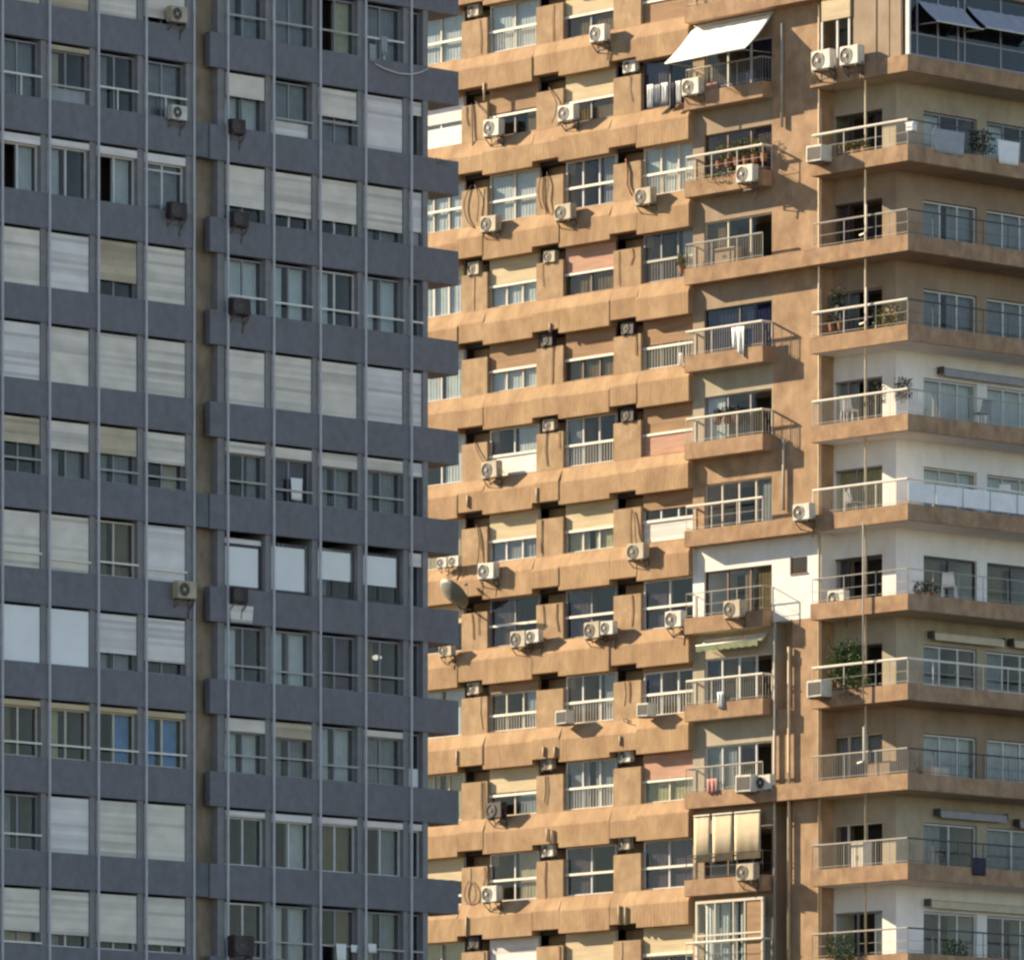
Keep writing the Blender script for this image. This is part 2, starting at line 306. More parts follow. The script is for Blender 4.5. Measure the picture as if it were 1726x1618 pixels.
# recess between the two halves
g = MB(); bA(g, sEndL - .28, A.s(367, -.1) - .004, -1.49, -.42, 0, zhi); g.build('recess_wall', beigecon, TA)
for r in (-3, 1, 5, 9):
    g = MB(); bA(g, A.s(329) + .004, sLip - .006, -.30, -.06, zA(r) + .03, zA(r) + 1.12); g.build('bridging_panel', slate_pale, TA)
    g = MB(); bA(g, A.s(329.5), sLip - .01, -.41, -.31, zA(r) + .04, zA(r) + .25); g.build('bridging_slab', slate_pale, TA)
W = dict
rowsA = {
 -1: [W(sh=1, shc='y'), W(sh=1, shc='y'), W(sh=1, shc='b'), W(sh=.9, shc='b'),
      W(cur='g', cov='LR', rail='grey'), W(cur='g', cov='F', rail='grey'), W(cur='y', cov='R', rail='grey', sash_open=1), W(cur='g', cov='F', rail='post'), W(cur='w', cov='L')],
 0: [W(cur='g', cov='F', rail='post'), W(header=.08, hc='y', cur='b', cov='L', low=CL['g'], rail='grey', railz=.72), W(cur='g', cov='L', rail='post'), W(cur='g', cov='F', rail='post'),
     W(sh=.42, shc='b', cur='w', cov='LR'), W(cur='g', cov='F', low=SH['w'], rail='grey', railz=.7, fr='g'), W(sh=.52, shc='b', cur='g', cov='F', rail='grey'), W(sh=1, shc='w'), W(sh=.25, shc='w', cur='g', cov='F')],
 1: [W(header=.16, hc='w', fr='w', cur='w', cov='R', sash_open=1), W(header=.12, hc='w', fr='w', cur='w', cov='L'), W(header=.14, hc='w', fr='w', cur='w', cov='R', sash_open=1), W(fr='w', cur='g', cov='F', header=.15, hc='w', transom=.72),
     W(sh=.74, shc='b'), W(sh=.78, shc='b', fr='w'), W(sh=.76, shc='b', fr='w'), W(sh=.8, shc='b', cur='g'), W(sh=.74, shc='w', low=CL['g'])],
 2: [W(sh=1, shc='b'), W(sh=1, shc='w'), W(sh=.72, shc='y', fr='g'), W(sh=1, shc='b'),
     W(cur='w', cov='F', rail='w', railz=.7), W(cur='w', cov='LR', rail='w', railz=.72), W(cur='w', cov='L', rail='w', railz=.72, fr='w'), W(cur='w', cov='LR', rail='w', railz=.74), W(cur='w', cov='F', rail='w', railz=.74)],
 3: [W(sh=1, shc='w'), W(sh=1, shc='b'), W(sh=1, shc='b'), W(sh=1, shc='b'), W(sh=1, shc='b'), W(sh=1, shc='b'), W(sh=1, shc='b'), W(sh=1, shc='w'), W(sh=1, shc='w')],
 4: [W(sh=.46, shc='y', rail='grey', railz=.74, panels=2), W(sh=.5, shc='b', cur='g', cov='LR'), W(sh=.48, shc='y', cur='g', cov='LR', rail='grey', railz=.78), W(sh=.55, shc='b', rail='grey', railz=.8, cur='b', cov='R'),
     W(header=.2, hc='b', rail='grey', railz=.72, cur='g', cov='r'), W(header=.2, hc='b', rail='grey', railz=.78, cur='m', cov='F'), W(header=.25, hc='b', rail='grey', railz=.72, cur='g', cov='LR'), W(header=.22, hc='b', rail='grey', railz=.72, cur='g', cov='LR'), W(header=.25, hc='w', cur='g', cov='F')],
 5: [W(sh=1, shc='b', rail='c', railz=.73), W(sh=1, shc='b', rail='c', railz=.8), W(fr='c', cur='n', cov='LR', rail='c', railz=.76), W(sh=1, shc='w', rail='c', railz=.8),
     W(fr='k', header=.1, hc='w', sh=.92, shc='B', fw=.11), W(fr='k', sh=.92, shc='B', fw=.12), W(fr='k', sh=.62, shc='B', fw=.10, cur='g', cov='L'), W(fr='k', sh=.64, shc='B', fw=.10), W(sh=.25, shc='w', cur='g', cov='F')],
 6: [W(sh=1, shc='B'), W(sh=1, shc='B'), W(sh=.7, shc='w', cur='g', cov='LR'), W(sh=.78, shc='w', cur='m', cov='F'),
     W(cur='w', cov='L', rail='grey', railz=.72), W(cur='w', cov='LR', rail='grey', railz=.76), W(fr='g', cur='m', cov='LR', rail='grey', railz=.7), W(cur='n', cov='L', rail='grey', railz=.68), W(cur='w', cov='F')],
 7: [W(header=.1, hc='c', fr='c', rail='c', railz=.76, cur='n', cov='L'), W(header=.1, hc='c', fr='c', rail='c', railz=.76, cur='y', cov='L'), W(header=.08, hc='c', fr='c', rail='c', railz=.76, cur='B', cov='R'), W(header=.1, hc='c', fr='c', rail='c', railz=.76, cur='B', cov='LR'),
     W(header=.24, hc='b', cur='w', cov='LR', rail='grey', railz=.68), W(header=.28, hc='y', cur='g', cov='LR', rail='grey', railz=.66), W(cur='w', cov='LR', rail='grey', railz=.72), W(header=.12, hc='b', cur='g', cov='F', rail='grey', railz=.66), W(cur='w', cov='L', low=CL['w'])],
 8: [W(cur='g', cov='L', rail='w', railz=.72), W(sh=1, shc='w'), W(sh=1, shc='b'), W(sh=1, shc='b'),
     W(header=.12, hc='w', fr='w', cur='m', cov='l'), W(header=.13, hc='w', fr='w', cur='w', cov='R'), W(header=.12, hc='w', fr='w', cur='n', cov='F'), W(header=.12, hc='w', fr='w', cur='g', cov='R'), W(header=.12, hc='w', fr='w', cur='g', cov='l')],
 9: [W(sh=.76, shc='b', rail='c', railz=.96, cur='b', cov='F'), W(sh=.78, shc='b', fr='w', cur='g', cov='L'), W(sh=.86, shc='b', fr='w'), W(sh=.86, shc='b', fr='w', cur='m', cov='R'),
     W(fr='w', cur='w', cov='l', rail='grey', railz=.7), W(cur='w', cov='LR', rail='grey', railz=.68), W(cur='n', cov='R', rail='grey', railz=.68), W(cur='g', cov='LR', rail='grey', railz=.7), W(cur='w', cov='L', rail='grey', railz=.7)],
}
colsA = [(ML[k] + .05, ML[k + 1] - .265) for k in range(1, 5)] + [(MR[k] + .05, MR[k + 1] - .255) for k in range(4)] + [(MR[4] + .05, sEnd - .225)]
for r, specs in rowsA.items():
    z1 = zA(r) - .085; z0 = zA(r + 1) + 1.134
    for c, sp in enumerate(specs):
        sp = dict(sp); d = sp.pop('d', -.29)
        if r not in (2, 6) and sp.get('cur') in ('w', 'g'): sp['cur'] = {'w': 'v', 'g': 'h'}[sp['cur']]
        if c == 8: sp['panels'] = 1
        if sp.get('rail') == 'c': sp['rail'] = 'w'
        inset = r == 5 and 4 <= c <= 7; sh_d = .03 if inset else .17
        window(TA, fA, colsA[c][0], colsA[c][1] - (.06 if inset else 0), z0, z1 - (.12 if inset else 0), d, recess=.16, shd=sh_d, **sp)

# ================================================================= TOWER B (ochre, sunlit)
TB = thing('apartment_tower', 'sunlit ochre apartment tower with ribbed bands, stacked balconies and many air conditioners', 'building', (B.O[0], B.O[1], 0), B.rz)
fB = lambda s, d, z: (s, -d, z)
def bB(mb, s0, s1, d0, d1, z0, z1): return mb.box(s0, s1, -d1, -d0, z0, z1)
DB, DP, DW, DC = .22, .50, 0.0, -.60          # band front, parapet front, wall plane, wall plane of the corner balcony
PX = [(778, 821), (904, 949), (1034, 1080)]    # pier spans in the photo
PIER = [(B.s(a), B.s(b)) for a, b in PX]
sBandEnd = B.s(1160, DB); sBalL = B.s(1171); sBalR = B.s(1303); sCorL = B.s(1384); sC = B.s(1530, DP)
EW = 1.62                                       # depth of the side balcony
sWall = sC - EW                                 # outer face of the side wall
# side facade axes: t along it (to the right in the photo), e outwards from the parapet plane
R = Face(B.world(sC, DP, 0)[:2], uR, nA)
fR = lambda t, e, z: (sC + e, -DP + t, z)
def bR(mb, t0, t1, e0, e1, z0, z1): return mb.box(sC + e0, sC + e1, -DP + t0, -DP + t1, z0, z1)
TEND = R.s(1726, 0) + 9
ZLO, ZHI = zB(12) - .2, zB(-2)
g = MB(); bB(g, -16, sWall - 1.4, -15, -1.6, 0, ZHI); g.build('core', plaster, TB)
NS = range(-1, 12)
segs = []                                       # columns with bands: window openings
WIN = [(B.s(700), PIER[0][0]), (PIER[0][1], PIER[1][0]), (PIER[1][1], PIER[2][0]), (PIER[2][1], sBandEnd - .02)]
for s0, s1 in PIER:
    for i in NS:
        zt = zB(i) - .40; zb_ = zB(i + 1) + 1.28
        g = MB(); bB(g, s0, s1, -.62, 0, zb_ - .6, zt); bB(g, s0 + .001, s1 - .001, -1.6, -.60, zb_ - .6, zt + .62)
        g.build('pier', ochre_plain, TB)
SILL = 1.30
prof = [(-.2, 0), (DB, 0), (DB, .80), (DB - .02, .86), (.02, 1.27), (.02, SILL), (-.2, SILL)]
profN = [(-.2, .17), (DB, .17), (DB, .80), (DB - .02, .86), (.02, 1.27), (.02, SILL), (-.2, SILL)]
for i in range(-1, 13):
    z = zB(i)
    edges = [B.s(640)] + [x for p in PIER for x in p] + [sBandEnd]
    g = MB()
    for k in range(len(edges) - 1):
        jd, jf = random.uniform(-.02, .02), random.uniform(-.06, .06)
        pr = [(d if d < .1 else d + jd, q + (jf if .5 < q < .9 else 0)) for d, q in (prof if k % 2 == 0 else profN)]
        a, b_ = edges[k], edges[k + 1]
        g.prism(pr, a, b_, lambda s, d, q: fB(s, d, z + q))
    bmesh.ops.remove_doubles(g.bm, verts=g.bm.verts, dist=.0005)
    g.build('facade_band', ochre, TB)
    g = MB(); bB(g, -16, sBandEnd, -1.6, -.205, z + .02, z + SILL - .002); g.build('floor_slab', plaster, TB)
# wall paint of each storey:  left balcony zone, corner zone
paintL = {-1: 'o', 0: 'o', 1: 'n', 2: 'n', 3: 'n', 4: 'n', 5: 'c', 6: 'o', 7: 'w', 8: 'c', 9: 'c', 10: 'n', 11: 'n'}
paintM = {i: 'o' for i in range(-1, 12)}; paintM[7] = 'w'
paintC = {-1: 'n', 0: 'n', 1: 'c', 2: 'n', 3: 'n', 4: 'w', 5: 'w', 6: 'w', 7: 'c', 8: 'n', 9: 'c', 10: 'w', 11: 'w'}
# (storey i's balcony wall runs from its floor up to the slab above)
paintC = {-1: 'n', 0: 'n', 1: 'c', 2: 'c', 3: 'n', 4: 'n', 5: 'w', 6: 'w', 7: 'w', 8: 'c', 9: 'n', 10: 'c', 11: 'w'}
HEAD = .06
sDL0, sDL1 = B.s(1187), B.s(1301)
sDC0, sDC1 = B.s(1397, DC), B.s(1487, DC)
TW0 = DP - DC + .0                              # t at which the corner wall plane sits
tW = [R.s(1557, -EW), R.s(1647, -EW), R.s(1664, -EW), R.s(1752, -EW), R.s(1770, -EW), R.s(1860, -EW)]
for i in NS:
    zc_ = zB(i) + .92; zf = zB(i + 1) + .92 + .16; zh = zB(i) + HEAD     # soffit, floor, door head
    # left balcony wall
    g = MB(); bB(g, sBandEnd + .003, sBalR, -1.6, DW, zh, zc_ + .16)
    bB(g, sBandEnd + .003, sDL0, -1.6, DW - .001, zf, zh); bB(g, sDL1, sBalR, -1.6, DW - .001, zf, zh)
    g.build('wall', PA[paintL[i]], TB)
    # wall between the balconies
    g = MB()
    if i in (8, 10, 11):
        sm = B.s(1336); bB(g, sm, sCorL, -1.6, DW + .002, zf - .001, zc_ + .161); bB(g, sBalR + .001, sm - .001, -1.6, -.62, zf, zc_ + .16)
    else: bB(g, sBalR + .001, sCorL, -1.6, DW + .002, zf, zc_ + .16)
    g.build('wall', PA[paintM[i]], TB)
    # corner wall, main side and side street
    p = PA[paintC[i]]
    g = MB(); bB(g, sCorL + .002, sWall, -1.6, DC, zh, zc_ + .16)
    bB(g, sCorL + .002, sDC0, -1.6, DC - .001, zf, zh); bB(g, sDC1, sWall - .302, -1.4, DC - .001, zf, zh)
    e0, e1 = -EW - 1.4, -EW
    t0 = DP - DC
    bR(g, DP + 1.602, TEND, e0, e1, zh + .001, zc_ + .158)
    bR(g, t0 + .004, tW[0], -EW - .3, e1 - .001, zf, zh + .001)
    for a, b_ in ((tW[1], tW[2]), (tW[3], tW[4]), (tW[5], TEND)): bR(g, a, b_, e0, e1 - .001, zf, zh + .001)
    g.build('wall', p, TB)
    g = MB(); bB(g, sCorL + .12, sC - .101, DC + .004, DP - .102, zc_ - .014, zc_ - .003)
    bR(g, DP - DC - .004, TEND, -EW + .003, -.102, zc_ - .0141, zc_ - .0031); g.build('ceiling', p, TB)
    if i % 3 != 1:
        g = MB(); bB(g, sBalL + .02, sBalR - .02, DW + .006, DP - .02, zc_ - .014, zc_ - .003); g.build('ceiling', PA[paintL[i]], TB)
# balconies
def railing(parent, pts, z0, z1, kind, m):
    """pts: plan polyline in tower axes"""
    g = MB(); h = MB(); r = (.042 if m is railw else .030) if kind != 'thin' else .018
    for (x0, y0), (x1, y1) in zip(pts, pts[1:]):
        g.tube([(x0, y0, z1), (x1, y1, z1)], r, 6)
        Ln = math.hypot(x1 - x0, y1 - y0)
        n = max(1, int(Ln / 1.15))
        for k in range(n + 1):
            f = k / n; x, y = x0 + (x1 - x0) * f, y0 + (y1 - y0) * f
            g.tube([(x, y, z0), (x, y, z1)], .014, 4)
        if kind == 'bars':
            n = max(1, int(Ln / .115))
            for k in range(n + 1):
                f = k / n; x, y = x0 + (x1 - x0) * f, y0 + (y1 - y0) * f
                h.tube([(x, y, z0), (x, y, z1)], .0065, 4)
        h.tube([(x0, y0, z0 + .08), (x1, y1, z0 + .08)], .010, 4)
        if kind in ('thin', 'rail'): h.tube([(x0, y0, (z0 + z1) / 2), (x1, y1, (z0 + z1) / 2)], .008, 4)
    if kind == 'panel':
        for (x0, y0), (x1, y1) in zip(pts, pts[1:]):
            q = MB(); Ln = math.hypot(x1 - x0, y1 - y0); n = max(1, round(Ln / 1.3)); dx, dy = (x1 - x0) / Ln, (y1 - y0) / Ln
            for k in range(n):
                a, b_ = Ln * k / n + .03, Ln * (k + 1) / n - .03
                q = MB(); P = [(x0 + dx * t - dy * w, y0 + dy * t + dx * w) for t, w in ((a, -.008), (b_, -.008), (b_, .008), (a, .008))]
                q.hexa([(*p, z0 + .10) for p in P] + [(*p, z1 - .10) for p in P]); q.build('infill_panel', frost, parent)
    o = g.build('railing', m, parent); h.build('railing_bars', raild if m is raild else rails, parent); return o
kindL = {-1: ('rail', rails), 0: ('rail', rails), 1: ('bars', rails), 2: ('rail', railw), 3: ('bars', rails), 4: ('bars', railw), 5: ('bars', railw), 6: ('rail', railw), 7: ('thin', rails), 8: ('bars', railw), 9: ('bars', rails), 10: ('thin', raild), 11: ('rail', railw)}
kindC = {-1: ('rail', rails), 0: ('thin', raild), 1: ('thin', raild), 2: ('rail', railw), 3: ('rail', rails), 4: ('rail', railw), 5: ('bars', railw), 6: ('bars', railw), 7: ('thin', rails), 8: ('rail', railw), 9: ('bars', rails), 10: ('bars', rails), 11: ('rail', rails)}
BAL = {}
for i in NS:
    zb_ = zB(i + 1) + .92; zt = zb_ + .55
    cont = (i % 3 == 0)
    th = .10
    # left balcony
    sr = sCorL if cont else sBalR
    g = MB(); bB(g, sBalL, sBalR, DW + .004, DP - th - .002, zb_, zb_ + .15)
    bB(g, sBalL, sBalR if not cont else sCorL, DP - th, DP, zb_, zt)
    bB(g, sBalL, sBalL + th, DW + .004, DP - th - .001, zb_ + .15, zt)
    if not cont: bB(g, sBalR - th, sBalR, DW + .004, DP - th - .001, zb_ + .15, zt)
    else: bB(g, sBalR, sCorL, DW + .004, DP - th - .002, zb_, zb_ + .15)
    bl = g.build('balcony', ochre_para, TB); BAL[i] = bl
    k, m = kindL[i]; y = -(DP - .05)
    pts = [(sBalL + .05, -(DW + .02)), (sBalL + .05, y), (sBalR - .05, y)] + ([(sBalR - .05, -(DW + .02))] if not cont else [])
    railing(bl, pts, zt, zB(i + 1) + 2.30, k, m)
    # corner balcony, wrapping to the side street
    sl = sCorL if cont else sCorL - .02
    g = MB()
    bB(g, sl + (.002 if cont else 0), sC - EW, DC + .003, DP - th - .002, zb_ + .001, zb_ + .151)
    bB(g, sl + (.002 if cont else 0), sC, DP - th, DP, zb_ + .0005, zt)
    if not cont: bB(g, sl, sl + th, DW + .004, DP - th - .001, zb_ + .15, zt)
    bR(g, th + .001, TEND, -th, 0, zb_ + .0005, zt)
    bR(g, th + .001, TEND, -EW + .002, -th - .002, zb_ + .001, zb_ + .151)
    bc = g.build('balcony', ochre_para, TB)
    if i == 1: continue
    k, m = kindC[i]
    pts = [(sl + .05, y), (sC - .05, y)]
    if not cont: pts = [(sl + .05, -(DW + .02))] + pts
    railing(bc, pts, zt, zB(i + 1) + 2.30, k, m)
    mR = raild if i in (1, 2, 3, 4, 9, 10, 11, 0) else m
    if i in (5, 6): mR = rails if i == 5 else railw
    railing(bc, [(sC - .05, y), (sC - .05, -DP + TEND)], zt, zB(i + 1) + 2.30, 'panel' if i == 6 else k, mR)
# windows of the sunlit face
rowsB = {
 -1: [W(cur='w', cov='F'), W(sh=.5, shc='n'), W(sh=.5, shc='c'), W(sh=1, shc='n')],
 0: [W(cur='w', cov='F', fr='c', rail='w'), W(cur='w', cov='F', fr='c', rail='bars'), W(sh=.52, shc='c', rail='w', cur='n', cov='F'), W(sh=1, shc='n', rail='w')],
 1: [W(sh=.5, shc='w', low=CL['w'], fr='w', cur='w', cov='F'), W(sh=.5, shc='n', rail='w', cur='n', cov='r'), W(sh=.52, shc='c', rail='w', cur='n', cov='F'), W(cur='m', cov='L', fr='k')],
 2: [W(cur='w', cov='F', fr='c', rail='w', panels=3), W(cur='w', cov='F', fr='c', rail='w'), W(fr='w', rail='w', cur='g', cov='r', panels=3), W(cur='w', cov='F', fr='c', rail='bars', panels=3)],
 3: [W(header=.25, hc='c', fr='w', cur='w', cov='F', panels=3), W(sh=.52, shc='c', fr='c', cur='w', cov='F', rail='w', panels=3), W(sh=.52, shc='p', fr='n', cur='n', cov='F', rail='w'), W(fr='g', cur='g', cov='r', rail='barsg', panels=3)],
 4: [W(header=.2, hc='w', fr='w', cur='w', cov='LR'), W(sh=.55, shc='n', fr='c', cur='w', cov='F', rail='w', panels=3), W(sh=.55, shc='n', fr='n', cur='n', cov='F', rail='w', panels=3), W(sh=.5, shc='n', fr='c', rail='bars', panels=3)],
 5: [W(cur='w', cov='R', fr='w'), W(fr='w', cur='w', cov='R', low=SH['w'], rail='w'), W(fr='w', cur='g', cov='l', rail='bars', panels=3), W(sh=.56, shc='n', fr='c', low=SH['p'], rail='w')],  # second window: white curtain and panel stand in for a sun reflection
 6: [W(fr='c', cur='b', cov='F'), W(sh=.52, shc='c', fr='w', cur='g', cov='F', rail='w', panels=3, railsr=.045), W(sh=.54, shc='c', fr='w', cur='y', cov='LR', rail='w', panels=3, railsr=.045), W(sh=.34, shc='n', fr='w', low=SH['w'], rail='w', railsr=.045, panels=3)],
 7: [W(fr='c', sh=.4, shc='c'), W(fr='g', cur='m', cov='L', rail='w'), W(fr='g', cur='m', cov='L', rail='w'), W(fr='w', cur='m', cov='L', rail='w')],
 8: [W(fr='c', cur='w', cov='LR'), W(header=.2, hc='n', fr='c', cur='g', cov='r', rail='bars', railz=.66, panels=3), W(fr='w', cur='g', cov='r', rail='bars', panels=3), W(header=.1, hc='n', fr='w', cur='N', cov='l', rail='bars', panels=3)],
 9: [W(fr='c', cur='y', cov='LR', panels=3), W(sh=.5, shc='c', fr='c', rail='w', cur='g', cov='R', railsr=.045), W(fr='w', cur='g', cov='LR', rail='bars', panels=3), W(sh=.52, shc='p', fr='c', cur='y', cov='F', rail='w')],
 10: [W(sh=.5, shc='c', fr='w', rail='w', railz=.8), W(fr='w', cur='b', cov='R', rail='w', panels=2), W(fr='w', cur='m', cov='L', rail='w', panels=2), W(fr='w', cur='m', cov='F', rail='w', panels=2)],
 11: [W(fr='c', cur='y', cov='LR'), W(sh=.5, shc='w', fr='w', low=SH['w'], rail='w', railz=.5), W(sh=.8, shc='c', fr='w', cur='g', cov='F'), W(sh=.62, shc='c', fr='n', rail='w', railsr=.045)],
}
for i, specs in rowsB.items():
    z1 = zB(i) - .003; z0 = zB(i + 1) + SILL + .003
    for c, sp in enumerate(specs):
        sp = dict(sp)
        window(TB, fB, WIN[c][0] + .006, WIN[c][1] - .006, z0, z1, -.18, recess=.0, railz=sp.pop('railz', .56), cd=.05, camp=.014, **{**dict(railsr=.042), **sp})
doorL = {-1: W(sh=1, shc='n'), 0: W(sh=1, shc='n'), 1: W(fr='w', cur='N', cov='R', panels=3), 2: W(fr='n', panels=3, cur='m', cov='r'), 3: W(fr='c', cur='n', cov='l', panels=3), 4: W(fr='k', cur='N', cov='F', panels=2), 5: W(fr='g', panels=3, cur='w', cov='l'),
         6: W(fr='c', cur='g', cov='r', panels=4), 7: W(fr='n', cur='n', cov='R', panels=3), 8: W(fr='w', panels=4, cur='N', cov='l'), 9: W(fr='w', panels=4, cur='g', cov='L'), 10: W(fr='n', panels=3), 11: W(fr='c', panels=3, cur='w', cov='LR')}
doorC = {-1: W(fr='n'), 0: W(fr='k', panels=3), 1: W(fr='g', cur='g', cov='L', panels=3), 2: W(fr='k', cur='m', cov='r', panels=3), 3: W(fr='k', cur='m', cov='l', panels=3), 4: W(fr='g', cur='g', cov='L', panels=3), 5: W(fr='g', cur='g', cov='L', panels=3),
         6: W(fr='g', cur='y', cov='F', panels=2), 7: W(fr='k', cur='m', cov='l', panels=3), 8: W(fr='k', cur='N', cov='l', panels=3), 9: W(fr='c', cur='g', cov='F', panels=3), 10: W(fr='w', cur='m', cov='l', panels=3), 11: W(fr='g', cur='w', cov='r', panels=2)}
winR = {-1: 'k', 0: 'k', 1: 'g', 2: 'g', 3: 'w', 4: 'w', 5: 'w', 6: 'c', 7: 'k', 8: 'w', 9: 'w', 10: 'w', 11: 'w'}
curR = {0: ('N', 'l'), 1: ('w', 'LR'), 2: ('w', 'L'), 3: ('g', 'LR'), 4: ('h', 'LR'), 5: ('w', 'F'), 6: ('w', 'F'), 7: ('n', 'L'), 8: ('h', 'L'), 9: ('v', 'F'), 10: ('h', 'L'), 11: ('m', 'L')}
for i in NS:
    zf = zB(i + 1) + .92 + .16; zh = zB(i) + HEAD - .004
    window(TB, fB, sDL0 + .004, sDL1 - .004, zf, zh, DW - .10, cd=.06, camp=.016, **doorL[i])
    window(TB, fB, sDC0 + .004, sDC1 - .004, zf, zh, DC - .12, **doorC[i])
    for k in (0, 2, 4):
        cu = curR.get(i, ('g', 'L'))
        window(TB, fR, tW[k] + .004, tW[k + 1] - .004, zf, zh - .02, -EW - .12, fr=winR[i], cur=cu[0], cov=cu[1] if k != 2 else 'F' if random.random() < .4 else cu[1], panels=3 if i not in (7, 10) else 2, transom=.33 if i in (3, 8) else None)

# ================================================================= pipes on tower B (parts)
def pipeB(px, y0, y1, r, d, m, name='drain_pipe'):
    s = B.s(px, d); g = MB(); g.tube([(s, -d, B.z(px, y1, d)), (s, -d, B.z(px, y0, d))], r, 8); g.build(name, m, TB, smooth=True)
pipeB(1381, -30, 1640, .045, .08, pipe_p)
pipeB(1318, 40, 215, .05, .08, rails)
pipeB(1321, 740, 860, .05, .08, rails)
pipeB(1330, 1090, 1640, .055, .10, pipe_p)
pipeB(1306, 1050, 1640, .05, .09, rails)
pipeB(1455, 880, 1180, .025, .62, rails)
pipeB(1459, -30, 1640, .036, .22, pipe_p)
for (x, yt, yb) in ((1460, 345, 395), (1460, 485, 545), (1456, 1225, 1285)):
    d = DP + .05; s = B.s(x, d); g = MB()
    za, zb_ = B.z(x, yt, d), B.z(x, yb, d)
    g.tube([(s, -d, za), (s, -d, zb_ + .12), (s - .06, -d, zb_ + .03), (s - .3, -d, zb_)], .03, 8); g.build('drain_pipe', pipe_w, TB, smooth=True)

# ================================================================= air conditioners (things)
def make_ac(body, fan_c, big=1.0):
    root = bpy.data.objects.new('air_conditioner', None)
    C.objects.link(root); root.empty_display_size = .3; root['category'] = 'air conditioner'
    w, h, dp = .82, .58, .30
    g = MB(); g.box(-w / 2, w / 2, -dp, 0, 0, h)
    bmesh.ops.bevel(g.bm, geom=g.bm.edges[:] , offset=.02, segments=2, affect='EDGES')
    g.build('casing', body, root)
    cx, cz, R0 = -.13, h / 2, .225
    g = MB(); n = 24; y = -dp - .004
    ring = [g.bm.verts.new((cx + R0 * math.cos(2 * math.pi * k / n), y, cz + R0 * math.sin(2 * math.pi * k / n))) for k in range(n)]
    ring2 = [g.bm.verts.new((cx + R0 * math.cos(2 * math.pi * k / n), y + .03, cz + R0 * math.sin(2 * math.pi * k / n))) for k in range(n)]
    g.bm.faces.new(ring)
    for k in range(n): g.bm.faces.new([ring[k], ring2[k], ring2[(k + 1) % n], ring[(k + 1) % n]])
    g.build('fan', fanm, root)
    g = MB()
    g.tube([(cx + .238 * math.cos(2 * math.pi * k / 24), y - .012, cz + .238 * math.sin(2 * math.pi * k / 24)) for k in range(25)], .013, 4)
    for k in range(2):
        a = k * math.pi / 2 + .5
        g.tube([(cx - .23 * math.cos(a), y - .014, cz - .23 * math.sin(a)), (cx + .23 * math.cos(a), y - .014, cz + .23 * math.sin(a))], .004, 4)
    g.tube([(cx, y - .022, cz), (cx, y - .006, cz)], .055, 10)
    g.build('fan_guard', fan_c, root)
    g = MB()
    for sx in (-.3, .3):
        g.box(sx - .02, sx + .02, -dp - .01, .03, -.045, -.004); g.box(sx - .018, sx + .018, .0, .03, -.32, -.046)
        g.hexa([(sx - .015, -dp + .03, -.07), (sx + .015, -dp + .03, -.07), (sx + .015, 0, -.31), (sx - .015, 0, -.31), (sx - .015, -dp + .03, -.046), (sx + .015, -dp + .03, -.046), (sx + .015, 0, -.27), (sx - .015, 0, -.27)])
    g.box(-.299, .299, .002, .028, -.22, -.18)
    g.build('bracket', brk, root)
    g = MB(); g.box(w / 2 - .006, w / 2 + .05, -.2, -.08, .06, .3); g.build('service_cover', body, root)
    g = MB(); g.tube([(w / 2 + .03, -.14, .10), (w / 2 + .06, -.12, -.05), (w / 2 + .02, -.04, -.22), (w / 2 - .12, -.015, -.35), (w / 2 - .16, -.012, -.62)], .018, 6); g.build('hose', hose, root, smooth=True)
    return root
def make_louvred(body):
    root = bpy.data.objects.new('air_conditioner', None); C.objects.link(root); root.empty_display_size = .3; root['category'] = 'air conditioner'
    w, h, dp = .74, .58, .52
    g = MB(); g.box(-w / 2, w / 2, -dp, 0, 0, h); bmesh.ops.bevel(g.bm, geom=g.bm.edges[:], offset=.018, segments=2, affect='EDGES'); g.build('casing', body, root)
    g = MB(); g.box(-w / 2 + .10, w / 2 - .06, -dp - .006, -dp + .02, .07, h - .07); g.build('grille_recess', fanm, root)
    g = MB()
    g.box(-w / 2 + .09, -w / 2 + .10, -dp - .016, -dp - .004, .06, h - .06)
    for k in range(9): z = .09 + k * .05; g.box(-w / 2 + .10, w / 2 - .06, -dp - .014, -dp - .007, z, z + .012)
    g.build('louvres', brk, root)
    g = MB(); g.box(-w / 2 + .05, w / 2 - .05, -dp * .9, .02, -.05, -.003); g.build('bracket', brk, root)
    return root
PROTO = {'s': make_louvred(acw), 'w': make_ac(acw, acw), 'b': make_ac(acb, acb), 'd': make_ac(acd, brk)}
USED = set()
def ac(face, px, py, kind, label, d=.04, sc=1.0, group='air conditioners on the ochre tower', turn=0.0, side=False):
    """px, py: centre of the front in the photo"""
    pr = PROTO[kind]
    if kind in USED:
        root = pr.copy(); C.objects.link(root)
        for ch in pr.children:
            c = ch.copy(); C.objects.link(c); c.parent = root
    else: root = pr; USED.add(kind)
    df = d + (.52 if kind == 's' else .30) * sc
    s = face.s(px, df); z = face.z(px, py, df) - .29 * sc
    root.location = face.world(s, d, z); root.rotation_euler = (0, 0, face.rz + turn); root.scale = (sc * random.uniform(.94, 1.06), sc, sc * random.uniform(.95, 1.05)); root.rotation_euler[1] = math.radians(random.uniform(-1.8, 1.8))
    root['label'] = label; root['group'] = group
    return root
nb = 'niche'
